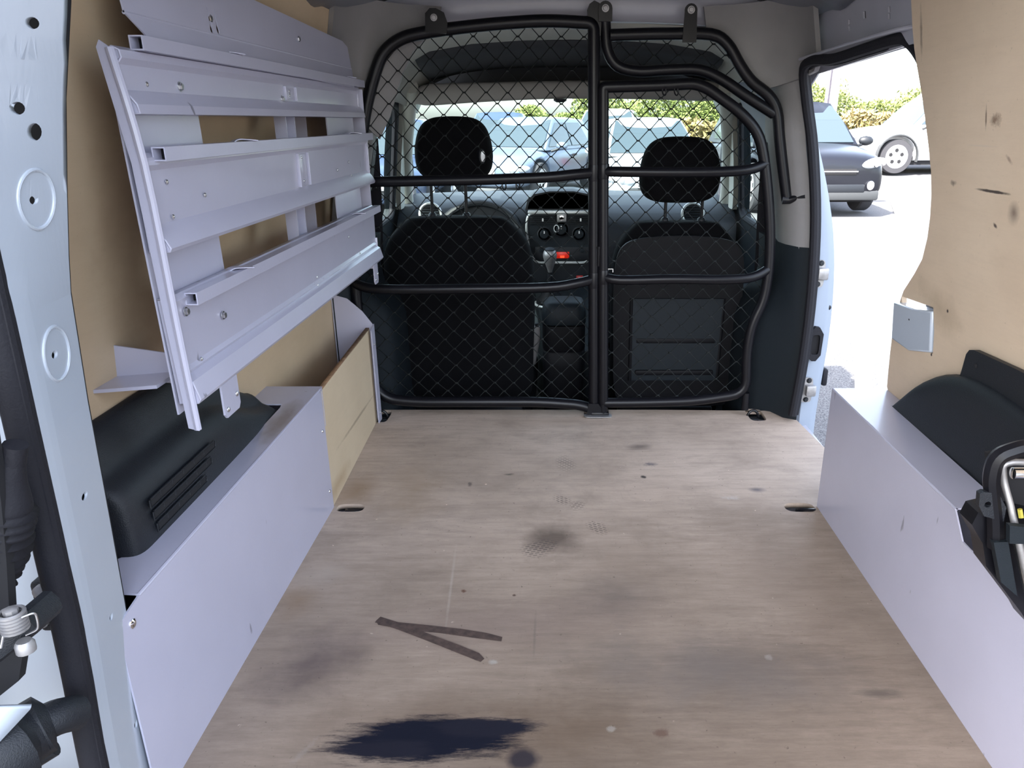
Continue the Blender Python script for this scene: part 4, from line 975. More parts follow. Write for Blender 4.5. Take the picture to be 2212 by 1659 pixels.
# dashboard
def dash():
    t = thing('dashboard', (VC,3.5,0), 'dark dashboard with central vents, knobs and radio', 'dashboard')
    rr = []
    for k in range(33):
        x = VC-.72+1.44*k/32; d = abs(x-VC)/.72
        hump = .035*math.exp(-((x+.328)/.20)**2)
        ys = .12*d**2
        rr.append([(x,3.25,-.10),(x,3.22-.0,.18),(x,3.20,.34),(x,3.21,.43),(x,3.26,.475+hump),(x,3.36,.500+hump*.7),(x,3.6-ys,.518+hump*.2),(x,3.86-ys*1.6,.520),(x,3.9-ys*1.6,.2),(x,3.9-ys*1.6,-.1)])
    loft('dash_body', rr, 'dash_top', t, ang=50)
    # display hood
    c = VC-.022; hood = [(c-.152,.498),(c-.143,.535),(c-.115,.562),(c-.05,.574),(c+.05,.574),(c+.115,.562),(c+.143,.535),(c+.152,.498)]
    rr = [[(x,3.17,z) for x, z in hood],[(x,3.20,z+.006) for x, z in hood],[(c+(x-c)*1.03,3.34,z+.004) for x, z in hood],[(c+(x-c)*.9,3.40,.50) for x, z in hood]]
    loft('display_hood', rr, 'plastic_black', t, ang=50)
    slab('display_recess', [(x, z) for x, z in [(c+(x-c)*.94, z+.005 if z < .51 else z-.006) for x, z in hood]], [], .004, fmap('y')(3.172), 'hole_dark', t)
    # centre stack
    st_ = [(c-.140,.490),(c+.140,.490),(c+.148,.42),(c+.135,.33),(c+.110,.285),(c-.110,.285),(c-.135,.33),(c-.148,.42)]
    slab('centre_stack', st_, [], .05, lambda u,v,w_: (u,3.19+w_-(.40-v)*.12*0-.03,v), 'plastic_dark', t)
    tube('stack_trim', rnd([(x,3.134,z) for x, z in st_], .03, closed=True), .0055, 'dash_silver', t, seg=8, closed=True)
    box('vent_strip', (c-.140,3.125,.487), (c+.140,3.155,.500), 'dash_silver', t, bev=.004)
    for s in (-1, 1):
        x0, x1 = sorted((c+s*.024, c+s*.132))
        box('air_vent', (x0,3.130,.443), (x1,3.136,.484), 'hole_dark', t, bev=.001)
        for k in range(5): box('vent_slat', (x0+.002,3.122,.446+k*.0082), (x1-.002,3.130,.4485+k*.0082), 'plastic_dark', t, bev=0)
        box('vent_tab', ((x0+x1)/2-.003,3.116,.458), ((x0+x1)/2+.003,3.124,.470), 'dash_silver', t, bev=0)
    box('clock_plate', (c-.020,3.126,.455), (c+.020,3.134,.486), 'steel_dull', t, bev=.002)
    lathe('badge_ring', [(.011,0),(.010,.002),(.006,.0025),(.005,0)], (c,3.126,.470), (0,-1,0), 'chrome', t)
    for (x, z, r) in ((c-.072,.405,.030),(c-.002,.424,.034),(c+.072,.405,.030)):
        lathe('dial_surround', [(r,0),(r,.004),(r*.85,.006),(r*.80,0)], (x,3.134,z), (0,-1,0), 'plastic_black', t, seg=28)
        kn = lathe('control_knob', [(r*.66,0),(r*.62,.016),(r*.5,.020),(.001,.021)], (x,3.132,z), (0,-1,0), 'plastic_dark', t, seg=28)
        box('knob_mark', (x-.002,3.108,z+.004), (x+.002,3.112,z+r*.5), 'dash_silver', kn, bev=0)
    tube('knob_highlight', [(c-.022+.010*math.cos(a),3.108,.430+.014*math.sin(a)) for a in [2*math.pi*k/14 for k in range(14)]], .0018, 'dash_silver', t, seg=6, closed=True)
    box('radio', (c-.112,3.128,.296), (c+.112,3.136,.352), 'plastic_black', t, bev=.003)
    q = P(1212,551,Y=3.126)
    box('radio_display', (q.x-.034,3.122,q.z-.013), (q.x+.034,3.130,q.z+.013), 'radio_red', t, bev=.001)
    box('display_digits', (q.x-.004,3.120,q.z-.011), (q.x+.014,3.123,q.z-.002), 'radio_red_bright', t, bev=0)
    box('display_digits', (q.x-.030,3.120,q.z+.006), (q.x-.018,3.123,q.z+.010), 'radio_red_bright', t, bev=0)
    for x in (c-.085, c+.085): lathe('radio_knob', [(.010,0),(.009,.010),(.001,.011)], (x,3.128,.338), (0,-1,0), 'plastic_dark', t, seg=16)
    for (px_, py_) in ((930,462),(1496,461)):
        p = P(px_, py_, Y=3.19)
        tube('vent_bezel', [(p.x+.044*math.cos(a),3.185,p.z+.044*math.sin(a)) for a in [2*math.pi*k/28 for k in range(28)]], .006, 'dash_silver', t, seg=8, closed=True)
        lathe('round_vent', [(.040,0),(.040,.006),(.001,.004)], (p.x,3.19,p.z), (0,-1,0), 'hole_dark', t, seg=24)
        for k in range(-3, 4):
            hw_ = (max(.0001, .038**2-(k*.010)**2))**.5; box('vent_slat', (p.x-hw_,3.172,p.z+k*.010-.0016), (p.x+hw_,3.182,p.z+k*.010+.0016), 'plastic_dark', t, bev=0)
    # instrument binnacle behind the wheel
    rr = [[(-.328+a*r_*1.0, y, .42+.095*r_*math.sin(math.acos(max(-1,min(1,a))))) for a in [-1+2*k/14 for k in range(15)]] for y, r_ in ((3.19,.17/.17*.19/.19),(3.30,1.02),(3.40,.9))]
    rr = [[(-.328+.175*math.cos(math.pi*k/14)*r_, y, .42+.098*math.sin(math.pi*k/14)*r_) for k in range(15)] for y, r_ in ((3.19,.94),(3.22,1.0),(3.34,1.0),(3.44,.8))]
    loft('instrument_hood', rr, 'plastic_black', t, ang=60)
dash()
def wheel():
    c = Vector((-.328,3.10,.355)); t = thing('steering_wheel', c, 'black steering wheel partly hidden by the driver seat', 'steering wheel')
    ax = Vector((0,-.90,.43)).normalized(); a1 = Vector((1,0,0)); a2 = ax.cross(a1)
    R_ = .188
    tube('wheel_rim', [c+a1*R_*math.cos(2*math.pi*k/40)+a2*R_*math.sin(2*math.pi*k/40) for k in range(40)], .014, 'plastic_black', t, seg=10, closed=True)
    lathe('wheel_hub', [(.075,-.01),(.075,.015),(.06,.03),(.001,.034)], c, ax, 'plastic_black', t, seg=28)
    for a in (0, math.pi, -math.pi/2): tube('wheel_spoke', [c+(a1*math.cos(a)+a2*math.sin(a))*.05, c+(a1*math.cos(a)+a2*math.sin(a))*R_], .016, 'plastic_black', t, seg=8, flat=(.5,1.2))
wheel()
def console():
    t = thing('centre_console', (VC,2.9,-.2), 'dark floor console with gear boot between the seats', 'console')
    rr = []
    for y, z, wd in ((3.16,.20,.14),(3.05,.16,.125),(2.95,.11,.105),(2.85,.05,.095),(2.72,.02,.09)):
        rr.append([(VC-wd,y,-.26),(VC-wd,y,z-.02),(VC-wd*.85,y,z),(VC+wd*.85,y,z),(VC+wd,y,z-.02),(VC+wd,y,-.26)])
    loft('console_body', rr, 'plastic_dark', t, ang=40)
    g = P(1190,600,Y=2.98)
    rr = [[(g.x+r_*math.cos(a),2.98+r_*1.2*math.sin(a)+dy,z) for a in [2*math.pi*k/20 for k in range(20)]] for r_, z, dy in ((.062,.14,0),(.058,.165,-.005),(.040,.185,-.008),(.020,.205,-.01),(.014,.225,-.012))]
    loft('gear_boot', rr, 'seat_back', t, ang=180)
    tube('boot_ring', [(g.x+.064*math.cos(a),2.98+.076*math.sin(a),.146) for a in [2*math.pi*k/28 for k in range(28)]], .005, 'dash_silver', t, seg=8, closed=True)
    h = P(1252,600,Y=3.05); box('hazard_button', tuple(h+Vector((-.014,-.002,-.008))), tuple(h+Vector((.014,.012,.008))), 'hazard_red', t, bev=.003)
console()
def gear():
    p = P(1188,556,Y=2.97); t = thing('gear_lever', p, 'gear lever with pale egg shaped knob ahead of the armrest', 'gear lever')
    prof = [(.008,-.062),(.011,-.05),(.016,-.035),(.023,-.015),(.027,.0),(.028,.012),(.025,.024),(.018,.033),(.008,.038),(.001,.039)]
    lathe('lever_knob', prof, p, (0,-.15,1), 'steel_dull', t, seg=24)
    lathe('knob_cap', [(.020,.030),(.019,.035),(.010,.040),(.001,.041)], p, (0,-.15,1), 'plastic_black', t, seg=24)
    tube('lever_shaft', [p+Vector((0,.01,-.06)), p+Vector((0,.02,-.13))], .010, 'plastic_black', t)
gear()
def armrest():
    x0 = P(1172,700,Y=2.56).x; x1 = P(1264,700,Y=2.56).x; t = thing('armrest', ((x0+x1)/2,2.6,.2), 'upright black centre armrest between the two seats', 'armrest')
    rr = []
    for z, k, y in ((-.20,1,2.57),(.0,1.02,2.565),(.06,1.03,2.56),(.065,.98,2.565),(.075,1.03,2.56),(.16,1.03,2.56)):
        c = (x0+x1)/2; h = (x1-x0)/2*k; rr.append([(c+h*math.copysign(abs(math.cos(a))**.35,math.cos(a)), y+.07+.07*math.copysign(abs(math.sin(a))**.5,math.sin(a)), z) for a in [2*math.pi*q/24 for q in range(24)]])
    loft('armrest_body', rr, 'seat_back', t, ang=60)
    rr = []
    for z, k in ((.165,1.02),(.17,1.06),(.20,1.06),(.225,1.0),(.240,.9),(.246,.6)):
        c = (x0+x1)/2; h = (x1-x0)/2*k; rr.append([(c+h*math.copysign(abs(math.cos(a))**.45,math.cos(a)), 2.63+.075*k*math.copysign(abs(math.sin(a))**.5,math.sin(a)), z) for a in [2*math.pi*q/24 for q in range(24)]])
    loft('armrest_lid', rr, 'plastic_dark', t, ang=60)
armrest()
def handbrake():
    p = P(1158,730,Y=2.66); t = thing('handbrake_lever', p, 'grey handbrake lever beside the driver seat and armrest', 'handbrake')
    tube('lever_grip', smoothp([p+Vector((-.012,.0,-.10)), p+Vector((-.006,-.01,-.03)), p+Vector((.004,-.02,.05))]), [.010,.011,.012,.014,.016,.017,.017,.015,.012], 'trim_grey', t)
    lathe('lever_button', [(.007,0),(.007,.012),(.001,.014)], p+Vector((.004,-.02,.05)), (0,-.1,1), 'plastic_black', t)
handbrake()
def belt(s, label):
    t = thing('seat_belt', (VC+s*.64,2.42,.2), label, 'seat belt')
    a = [(VC+s*.600,2.36,.80),(VC+s*.612,2.40,.62),(VC+s*.635,2.46,.42),(VC+s*.650,2.50,.20)]
    tube('belt_strap', smoothp(a), .022, 'rubber', t, seg=6, flat=(1,.06))
    box('belt_guide', (VC+s*.60-.018,2.345,.775), (VC+s*.60+.018,2.37,.815), 'plastic_black', t, bev=.005)
    slab('adjuster_slot', superell(2.30,.72,.02,.07,4,20), [], .004, lambda u,v,w_: (VC+s*(.650-.16*(v-.5)/.5*.6)-s*.02+w_*s,u,v), 'plastic_black', t)
belt(1, 'black seat belt strap beside the passenger seat on the right'); belt(-1, 'black seat belt strap by the driver seat behind the shelf rack')
# ------------------------------------------------------------------ REAR LEFT DOOR PARTS (blurred foreground at the left edge)
def Fp(x, y, Y): return P(x, y, Y=Y)
# rear door hinge side sheet: the open rear door seen from its inner face
dm = [Fp(-260,300,.70), Fp(0,760,.70), Fp(55,960,.70), Fp(155,1400,.70), Fp(215,1760,.70)]
rr = [[dm[i]+Vector((-.45,-.12,0)), dm[i]+Vector((-.12,-.01,0)), dm[i], dm[i]+Vector((.004,.01,0))] for i in range(5)]
loft('door_1', rr, 'body_white', close=False, thick=.004, label='white inner face of the open rear left door', **STR)
def boot():
    c = [Fp(30,985,.60), Fp(20,1040,.60), Fp(16,1090,.60), Fp(10,1150,.60), Fp(-8,1215,.60), Fp(-40,1265,.59), Fp(-80,1290,.58)]
    pts = smoothp(c, 10); t = thing('cable_boot', pts[20], 'black corrugated rubber cable boot at the left edge of photo', 'cable boot')
    n = len(pts); rad = []
    for i in range(n):
        k = i/n
        if k < .33: rad.append(.008+.012*k/.33)
        else: rad.append(.021+.0038*math.sin(i*math.pi*.72))
    tube('boot_sleeve', pts, rad, 'rubber', t, seg=24, ang=180)
    tube('cable_end', [Fp(34,960,.60), Fp(28,1000,.60)], .010, 'rubber', t)
boot()
def check():
    t = thing('door_check_strap', Fp(60,1360,.56), 'black door check strap with sprung bolt and wire clip', 'door check')
    tube('check_arm', [Fp(-60,1440,.54), Fp(60,1345,.56), Fp(112,1300,.60)], .013, 'plastic_black', t, seg=8, flat=(1,.6))
    box('arm_bracket', tuple(Fp(98,1300,.66)+Vector((-.010,-.004,-.035))), tuple(Fp(98,1300,.66)+Vector((.015,.02,.025))), 'plastic_black', t, bev=.004)
    for y in (1275, 1336): lathe('bracket_bolt', [(.008,0),(.008,.006),(.004,.008)], Fp(94,y,.652), (0,-1,0), 'steel_dull', t)
    p = Fp(30,1345,.545)
    for k in range(6): tube('spring_coil', [p+Vector((.0095*math.cos(a),.0095*math.sin(a),.010-k*.0032)) for a in [2*math.pi*q/18 for q in range(18)]], .0018, 'steel_dull', t, seg=6, closed=True)
    lathe('bolt_head', [(.006,0),(.006,.006),(.004,.007)], p+Vector((0,0,.008)), (0,0,1), 'steel_dull', t, seg=8)
    lathe('bolt_nut', [(.008,0),(.008,.008),(.006,.011)], p+Vector((.004,0,-.030)), (0,0,1), 'steel_dull', t, seg=12)
    tube('wire_clip', rnd([Fp(2,1400,.535), Fp(10,1360,.54), Fp(36,1338,.54), Fp(76,1322,.55), Fp(82,1345,.55), Fp(82,1360,.55), Fp(55,1372,.545)], .004), .0010, 'steel', t, seg=6)
check()
def lower():
    t = thing('door_hinge_arm', Fp(60,1600,.57), 'black hinge arm at the bottom left corner', 'hinge arm')
    tube('hinge_arm', smoothp([Fp(-60,1680,.54), Fp(10,1620,.56), Fp(70,1578,.585), Fp(120,1550,.60), Fp(165,1540,.62)]), [.040]*6+[.030]*5+[.018]*6, 'plastic_black', t, seg=12)
    tube('hinge_knob', [Fp(60,1650,.58), Fp(118,1614,.59)], .009, 'plastic_black', t)
    loft('hinge_cover', [[Fp(-80,1520,.53), Fp(-80,1700,.53)],[Fp(0,1526,.54), Fp(0,1600,.54)],[Fp(68,1524,.55), Fp(66,1529,.55)]], 'body_white', t, close=False, thick=.004)
lower()
def jamb():
    t = thing('cable_duct', Fp(20,1250,.56), 'dark hollow duct behind the corrugated cable boot', 'duct')
    a = [(-60,820),(0,830),(14,900),(36,1060),(46,1180),(52,1300),(78,1390),(70,1440),(20,1480),(-60,1510)]
    bm = curve_shape([(Fp(x, y, .60).x, Fp(x, y, .60).z) for x, y in a], [], .01)
    for v in bm.verts: v.co = Vector((v.co.x, .585+v.co.z, v.co.y))
    from_bm('duct_opening', bm, 'hole_dark', t)
jamb()
# ------------------------------------------------------------------ REAR RIGHT LATCH MECHANISM
def latch():
    Y = .80; q = lambda x, y, d=0: P(x, y, Y=Y+d)
    t = thing('folding_seat_latch', q(2170,1100), 'black metal latch frame with steel rods behind right metal box', 'latch frame')
    tube('outer_frame', rnd([q(2150,1180), q(2150,1120), q(2140,1030), q(2152,985), q(2212,965), q(2280,970)], .012), .010, 'tube_black', t, seg=8)
    tube('steel_rod', rnd([q(2270,1000,.01), q(2185,998,.01), q(2166,1004,.01), q(2168,1040,.01), q(2180,1080,.0), q(2196,1150,-.01), q(2225,1270,-.02)], .014), .0042, 'steel_dull', t)
    tube('steel_rod', [q(2196,1160,-.004), q(2228,1300,-.02)], .0055, 'steel', t)
    slab('latch_plate', [(q(x,y).x, q(x,y).z) for x, y in ((2109,1060),(2118,1056),(2150,1060),(2166,1090),(2160,1120),(2118,1108),(2107,1086))], [circ((q(2126,1083).x, q(2126,1083).z), .004, 12)], .008, lambda u,v,w_: (u,Y-.004+w_,v), 'plastic_black', t)
    slab('latch_block', [(q(x,y).x, q(x,y).z) for x, y in ((2118,1112),(2170,1100),(2260,1120),(2260,1420),(2212,1330),(2135,1228),(2128,1180),(2104,1138))], [], .03, lambda u,v,w_: (u,Y+.02+w_,v), 'tube_black', t)
    slab('cross_strap', [(q(x,y).x, q(x,y).z) for x, y in ((2155,1112),(2260,1122),(2260,1152),(2155,1150))], [], .008, lambda u,v,w_: (u,Y-.022+w_,v), 'plastic_dark', t)
    slab('latch_cover', [(q(x,y).x, q(x,y).z) for x, y in ((2134,1160),(2165,1158),(2185,1275),(2150,1245))], [], .010, lambda u,v,w_: (u,Y-.008+w_,v), 'plastic_dark', t)
    lathe('pivot_pin', [(.007,0),(.007,.020),(.005,.021)], q(2224,1022,-.004), (-1,0,0), 'chrome', t)
    slab('back_plate', [(q(x,y).x, q(x,y).z) for x, y in ((2158,1000),(2260,985),(2260,1120),(2180,1120))], [], .006, lambda u,v,w_: (u,Y+.03+w_,v), 'hole_dark', t)
    tube('yellow_tab', [q(2203,1100,-.01), q(2206,1118,-.012)], .003, 'yellow', t, seg=6)
mat('yellow', (.35,.30,.04), .6)
latch()

# ------------------------------------------------------------------ CARS OUTSIDE
def sub_of(o, lv=1): md = o.modifiers.new('d', 'SUBSURF'); md.levels = md.render_levels = lv
def make_car(loc, heading, paint, label, suv=False, van=False, plate=True, scale=1.0, L=4.1, W=1.74, H=1.46, cladding=False, group=None):
    t = thing('parked_car', loc, label, 'car', group or 'cars parked outside the van')
    hl = L/2; hwd = W/2; zb = .20 if not suv else .24; belt = .88 if not suv else .98
    if van: belt = 1.05
    hood = belt-.12 if not suv else belt-.05
    # lower body stations: x, half width factor, bottom, top
    stn = [(-hl,.80,zb+.14,belt-.16),(-hl+.05,.90,zb+.05,belt-.03),(-hl+.30,.98,zb,belt),(-.9,1,zb,belt),(0,1,zb,belt),(.75,1,zb,belt-.02),(hl-.95,.99,zb,hood+.05),(hl-.45,.97,zb,hood-.02),(hl-.14,.92,zb,hood-.08),(hl-.03,.84,zb+.03,hood-.16),(hl,.78,zb+.06,hood-.22)]
    rr = []
    for x, k, b0, b1 in stn:
        wv = hwd*k; mid = (b0+b1)/2
        half = [(0,b0),(wv*.82,b0),(wv*.97,b0+.06),(wv,mid-.08),(wv*.985,mid+.10),(wv*.955,b1-.08),(wv*.86,b1-.01),(wv*.5,b1+.025),(0,b1+.035)]
        rr.append([(x,y,z) for y, z in half]+[(x,-y,z) for y, z in half[-2:0:-1]])
    body = loft('body', rr, paint, None, ang=180); sub_of(body)
    # wheel arches cut out
    wx = hl*.63; R_ = .32*(1.12 if suv else 1)
    cutter = bmesh.new()
    for x in (-wx, wx):
        for s in (-1, 1): add_lathe(cutter, [(R_+.065,0),(R_+.065,.36)], (x, s*(hwd+.10), R_), (0,-s,0), 24)
    cme = bpy.data.meshes.new('k'); cutter.to_mesh(cme); cutter.free(); co = bpy.data.objects.new('k', cme); COL.objects.link(co)
    md = body.modifiers.new('b', 'BOOLEAN'); md.object = co; md.operation = 'DIFFERENCE'; md.solver = 'FAST'
    bpy.context.view_layer.update(); dg = bpy.context.evaluated_depsgraph_get(); bme = bpy.data.meshes.new_from_object(body.evaluated_get(dg)); body.modifiers.clear(); old = body.data; body.data = bme; bpy.data.meshes.remove(old)
    bpy.data.objects.remove(co)
    parts = [body]
    def add(o): parts.append(o); return o
    # cabin
    roof = H; xf0, xf1, xr1, xr0 = (.95,.18,-1.35,-1.80) if not van else (1.25,.75,-1.75,-1.95)
    if suv: xf0, xf1, xr1, xr0 = 1.0,.30,-1.55,-1.90
    sc_ = L/4.1; xf0 *= sc_; xf1 *= sc_; xr1 *= sc_; xr0 *= sc_
    wb = hwd*.90; wt = hwd*.70 if not van else hwd*.80
    def ringc(x, k):         # cabin cross-section, k in 0..1 up the glass
        y = wb+(wt-wb)*k; z = belt-.02+(roof-belt-.03)*k; return y, z
    xs = [(xf0,0),(xf0+(xf1-xf0)*.5,.55),(xf1,1),(xf1-.5,1),(xr1+.4,1),(xr1,.96),(xr1+(xr0-xr1)*.6,.5),(xr0,0)]
    rr = []
    for x, k in xs:
        y, z = ringc(x, max(k,.02)); crown = .045*k
        half = [(0,z+crown),(y*.6,z+crown*.85),(y*.93,z+crown*.3),(y,z-.03*k)]
        rr.append([(x,-p,q) for p, q in half[::-1]]+[(x,p,q) for p, q in half[1:]]+[(x,wb,belt-.04),(x,-wb,belt-.04)])
    cab = add(loft('cabin', rr, paint, None, ang=40))
    # glass panels standing a hair proud of the cabin
    def panel(name, pts, off, m='car_glass'):
        c = sum((Vector(p) for p in pts), Vector())/len(pts); nn = (Vector(pts[1])-Vector(pts[0])).cross(Vector(pts[2])-Vector(pts[0])).normalized()
        if nn.dot(Vector(off)) < 0: nn = -nn
        a = [Vector(p)+nn*.012 for p in pts]; b2 = [Vector(p)-nn*.01 for p in pts]
        return add(loft(name, [b2, a], m, None, smooth=False))
    y0, z0 = ringc(0, .06); y1, z1 = ringc(0, .90)
    fx0 = xf0-(xf0-xf1)*.03; fx1 = xf1+(xf0-xf1)*.06
    ym, zm = ringc(0, .55); 
    panel('windscreen', [(fx0,-y0*.93,z0+.0),(fx0,y0*.93,z0+.0),(xf0+(xf1-xf0)*.5+.0,ym*.93,zm+.026),(xf0+(xf1-xf0)*.5,-ym*.93,zm+.026)], (1,0,.5))
    panel('windscreen_top', [(xf0+(xf1-xf0)*.5,-ym*.93,zm+.026),(xf0+(xf1-xf0)*.5,ym*.93,zm+.026),(fx1,y1*.90,z1+.03),(fx1,-y1*.90,z1+.03)], (1,0,.8))
    panel('rear_window', [(xr0+.06,-y0*.88,z0+.08),(xr0+.06,y0*.88,z0+.08),(xr1-.04,y1*.88,z1),(xr1-.04,-y1*.88,z1)], (-1,0,.3))
    for s in (-1, 1):
        for (a, b2) in (((xf0-.16, xf1+.02), (-.30*sc_, -.25*sc_)), ((-.36*sc_, -.31*sc_), (xr0+.45, xr1+.32))):
            panel('side_window', [(a[0],s*y0,z0+.01),(b2[0],s*y0,z0+.01),(b2[1],s*y1,z1-.015),(a[1],s*y1,z1-.015)], (0,s,0))
    # wheels
    for x in (-wx, wx):
        for s in (-1, 1):
            o = (x, s*(hwd-.20), R_)
            tyre = add(lathe('wheel', [(R_*.62,0),(R_*.95,.005),(R_,.03),(R_,.17),(R_*.96,.195),(R_*.66,.20),(R_*.64,.17)], o, (0,s,0), 'tyre', None, seg=32))
            bm = bmesh.new(); add_lathe(bm, [(R_*.68,.175),(R_*.68,.200),(R_*.60,.198),(R_*.57,.165),(.001,.16)], o, (0,s,0), 32)
            from_bm('rim', bm, 'alloy', tyre)
            for k in range(5):
                a = 2*math.pi*k/5+.3; cx, cz = x+R_*.36*math.cos(a), R_+R_*.36*math.sin(a)
                lathe('rim_window', [(R_*.14,0),(R_*.13,.012)], (cx, s*(hwd-.20+.166), cz), (0,s,0), 'hole_dark', tyre, seg=5)
            if cladding:
                pts = [(x+(R_+.085)*math.cos(a), s*(hwd+.005), R_+(R_+.085)*math.sin(a)) for a in [-.25+(math.pi+.5)*k/20 for k in range(21)]]
                add(tube('arch_cladding', pts, .045, 'plastic_grey', None, seg=6, flat=(.5,1)))
    # lamps, grille, bumper, mirrors, plate
    fx = hl-.05; hz = hood-(.30 if not suv else .26)
    for s in (-1, 1):
        bm = bmesh.new(); bmesh.ops.create_uvsphere(bm, u_segments=20, v_segments=12, radius=1)
        hm = Matrix.Translation((hl-.115, s*hwd*.735, hz+.075)) @ Matrix.Rotation(s*.55, 4, 'Z') @ Matrix.Rotation(s*.12, 4, 'X') @ Matrix.Diagonal((.10,.25,.072,1))
        for v in bm.verts: v.co = hm @ v.co
        lm = add(from_bm('headlamp', bm, 'lamp_glass', None))
        for q in (-.35, .3): 
            c = hm @ Vector((.86, q, .05)); lathe('lamp_lens', [(.045,0),(.045,.02),(.03,.025)], c, (1,s*.4,0), 'chrome', lm, seg=14)
        add(lathe('fog_lamp', [(.06,0),(.065,.02),(.05,.025),(.001,.015)], (hl-.015,s*hwd*.66,zb+.20), (1,s*.3,0), 'chrome', None))
        add(loft('tail_lamp', [[(-hl+q,s*(hwd*.86+e),belt-.10),(-hl+q+.18,s*(hwd*.95+e),belt-.06),(-hl+q+.18,s*(hwd*.97+e),belt-.30),(-hl+q,s*(hwd*.88+e),belt-.34)] for q, e in ((.02,0),(-.01,.02))], 'red_lamp', None))
        mp = Vector((xf0-.25, s*(hwd+.13), belt+.04)); bm = bmesh.new(); bmesh.ops.create_uvsphere(bm, u_segments=14, v_segments=8, radius=1)
        for v in bm.verts: v.co = mp+Vector((v.co.x*.07, v.co.y*.12, v.co.z*.075))
        add(from_bm('mirror', bm, paint if not cladding and not suv else 'plastic_black', None)); add(tube('mirror_stalk', [mp+Vector((0,-s*.05,-.05)), (xf0-.20, s*(hwd*.92), belt-.06)], .025, 'plastic_black', None))
        add(box('door_handle', (-.35,s*(hwd+.0)-.018,belt-.17), (-.15,s*(hwd+.0)+.018,belt-.13), 'plastic_black', None, bev=.01))
    add(box('grille', (hl-.10,-hwd*.42,hz-.08), (hl+.010,hwd*.42,hz-.0), 'hole_dark', None, bev=.01))
    add(box('grille_bar', (hl-.08,-hwd*.44,hz-.045), (hl+.018,hwd*.44,hz-.025), 'chrome', None, bev=.004))
    add(box('lower_intake', (hl-.16,-hwd*.58,zb+.10), (hl+.008,hwd*.58,zb+.22), 'plastic_black', None, bev=.02))
    if plate: add(box('number_plate', (hl-.02,-.26,zb+.24), (hl+.030,.26,zb+.35), 'plate_white', None, bev=.004))
    add(box('underside', (-hl+.3,-hwd*.85,.18), (hl-.3,hwd*.85,.34), 'hole_dark', None, bev=0))
    if suv or cladding: add(box('skid_bumper', (hl-.22,-hwd*.78,zb-.01), (hl+.0,hwd*.82,zb+.13), 'plastic_grey', None, bev=.03))
    for p in parts: p.parent = t; p.matrix_parent_inverse = Matrix.Identity(4)
    for p in parts:
        for c in [q for q in bpy.data.objects if q.parent == p]: c.matrix_parent_inverse = Matrix.Identity(4)
    t.location = loc; t.rotation_euler = (0,0,heading); t.scale = (scale,)*3
    if loc[1] > 13: t.location.z = gz(loc[1], loc[0])
    return t
mat('plastic_grey', (.03,.033,.036), .7)
g = GZ; toward = -math.pi/2          # car nose pointing at the van
make_car((-2.9,13.6,g), toward+.02, 'paint_blue', 'dark blue car facing the van, mostly hidden by driver headrest', L=4.1)
make_car((-.56,15.9,g), toward-.42, 'paint_silverblue', 'pale blue hatchback at an angle, seen between headrest and partition post', L=4.0, H=1.45)
make_car((1.56,14.0,g), toward+.03, 'paint_silver', 'silver hatchback facing the van beside the passenger headrest', L=4.0, H=1.47)
make_car((1.35,20.6,g), toward-.15, 'paint_white', 'white car parked behind the silver hatchback', L=4.2, H=1.58, suv=True)
make_car((-1.5,20.5,g), toward, 'paint_blue', 'dark car roof seen behind the pale blue hatchback', L=4.1, H=1.5)
make_car((-5.0,13.2,g), toward-.05, 'paint_silverblue', 'blue grey car seen through the left cab door window', L=4.1)
sx = 4.55
make_car((4.05,14.05,g), toward+.03, 'paint_black', 'black crossover facing the van through the side door opening', suv=True, H=1.62, L=4.4, W=1.84, scale=1.06, plate=False)
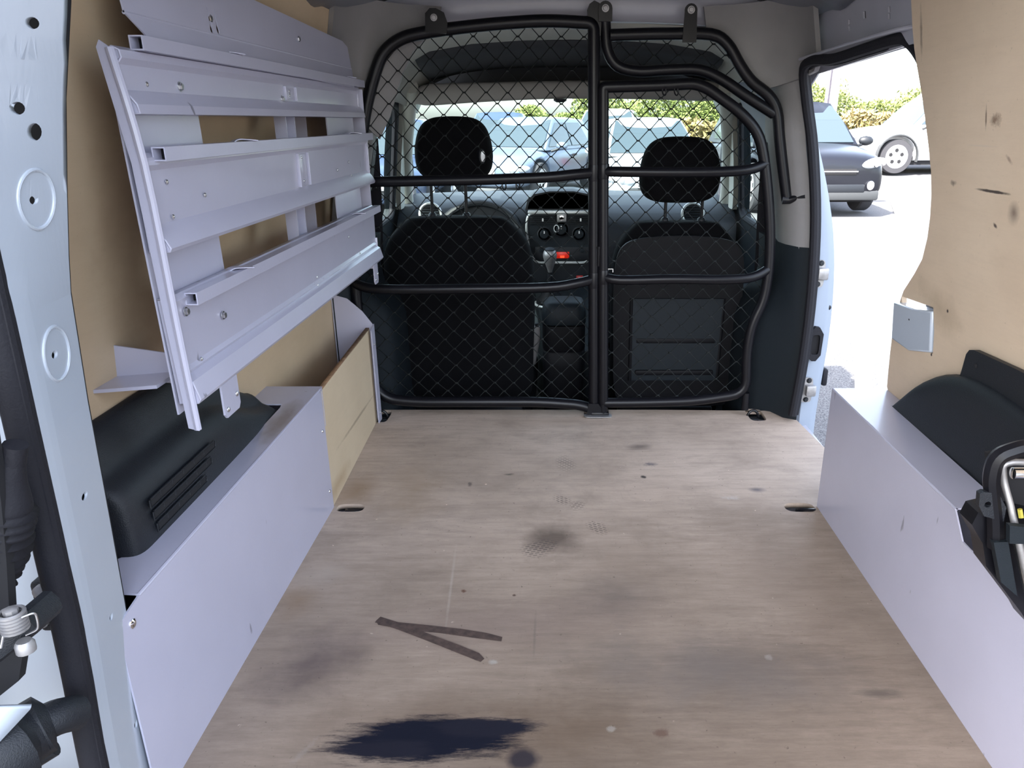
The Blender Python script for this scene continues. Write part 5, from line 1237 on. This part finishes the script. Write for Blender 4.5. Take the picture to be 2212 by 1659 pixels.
make_car((9.1,18.6,g), math.pi+.04, 'paint_white', 'white off-road car side on with grey wheel arches', suv=True, H=1.72, L=4.5, W=1.8, cladding=True, scale=1.05)

# hedge: thousands of small leaves, one object each
def hedge(name, segs, n, m, label, leaf=.075):
    import random as r_; rg = r_.Random(5); vs = []; fs = []
    for (x0,y0,x1,y1,h,dp,share) in segs:
        for k in range(int(n*share)):
            u = rg.random(); x = x0+(x1-x0)*u; y = y0+(y1-y0)*u; hh = h*(.86+.10*math.sin(x*2.3+y)+.06*math.sin(x*5.1))
            z = hh*rg.random()**.8; d = (rg.random()-.5)*dp*(1-.3*z/hh)
            c = Vector((x+rg.uniform(-.2,.2), y+d, gz(y, x)+z)); s = leaf*rg.uniform(.5,1.2)
            a = Vector((rg.uniform(-1,1),rg.uniform(-1,1),rg.uniform(-1,1))).normalized(); b2 = a.orthogonal().normalized()
            i = len(vs); vs += [tuple(c-a*s), tuple(c+b2*s*.45), tuple(c+a*s), tuple(c-b2*s*.45)]; fs.append((i,i+1,i+2,i+3))
    me = bpy.data.meshes.new(name); me.from_pydata(vs, [], fs); finish(name, me, m, smooth=False, label=label, cat='hedge', kind='stuff')
hedge('hedge', [(-1.5,30,6,27,1.7,1.6,.35),(.5,24.5,8.6,24.5,2.4,1.4,.30),(8.0,25.5,18,25.5,1.75,1.4,.35)], 60000, 'leaf', 'long leafy green hedge along the far side of the car park')
hedge('hedge_grass', [(1.5,23.6,18,24.2,1.25,.8,1)], 9000, 'leaf_dry', 'dry yellowish growth along the foot of the hedge', leaf=.13)
def pole():
    b0 = P(1790,232,Y=20); t = thing('utility_pole', (b0.x,20,gz(20, 6)), 'tall dark wooden pole rising behind the black crossover', 'pole')
    slab('pole_shaft', [(b0.x-.06,gz(20, 6)),(b0.x+.17,gz(20, 6)),(b0.x+.22,9),(b0.x+.06,9)], [], .22, lambda u,v,w_: (u,20+w_,v), 'pole_wood', t)
    slab('cable_guard', [(b0.x-.20,gz(20, 6)),(b0.x-.15,gz(20, 6)),(b0.x+.03,9),(b0.x-.02,9)], [], .05, lambda u,v,w_: (u,19.85+w_,v), 'pole_wood', t)
pole()
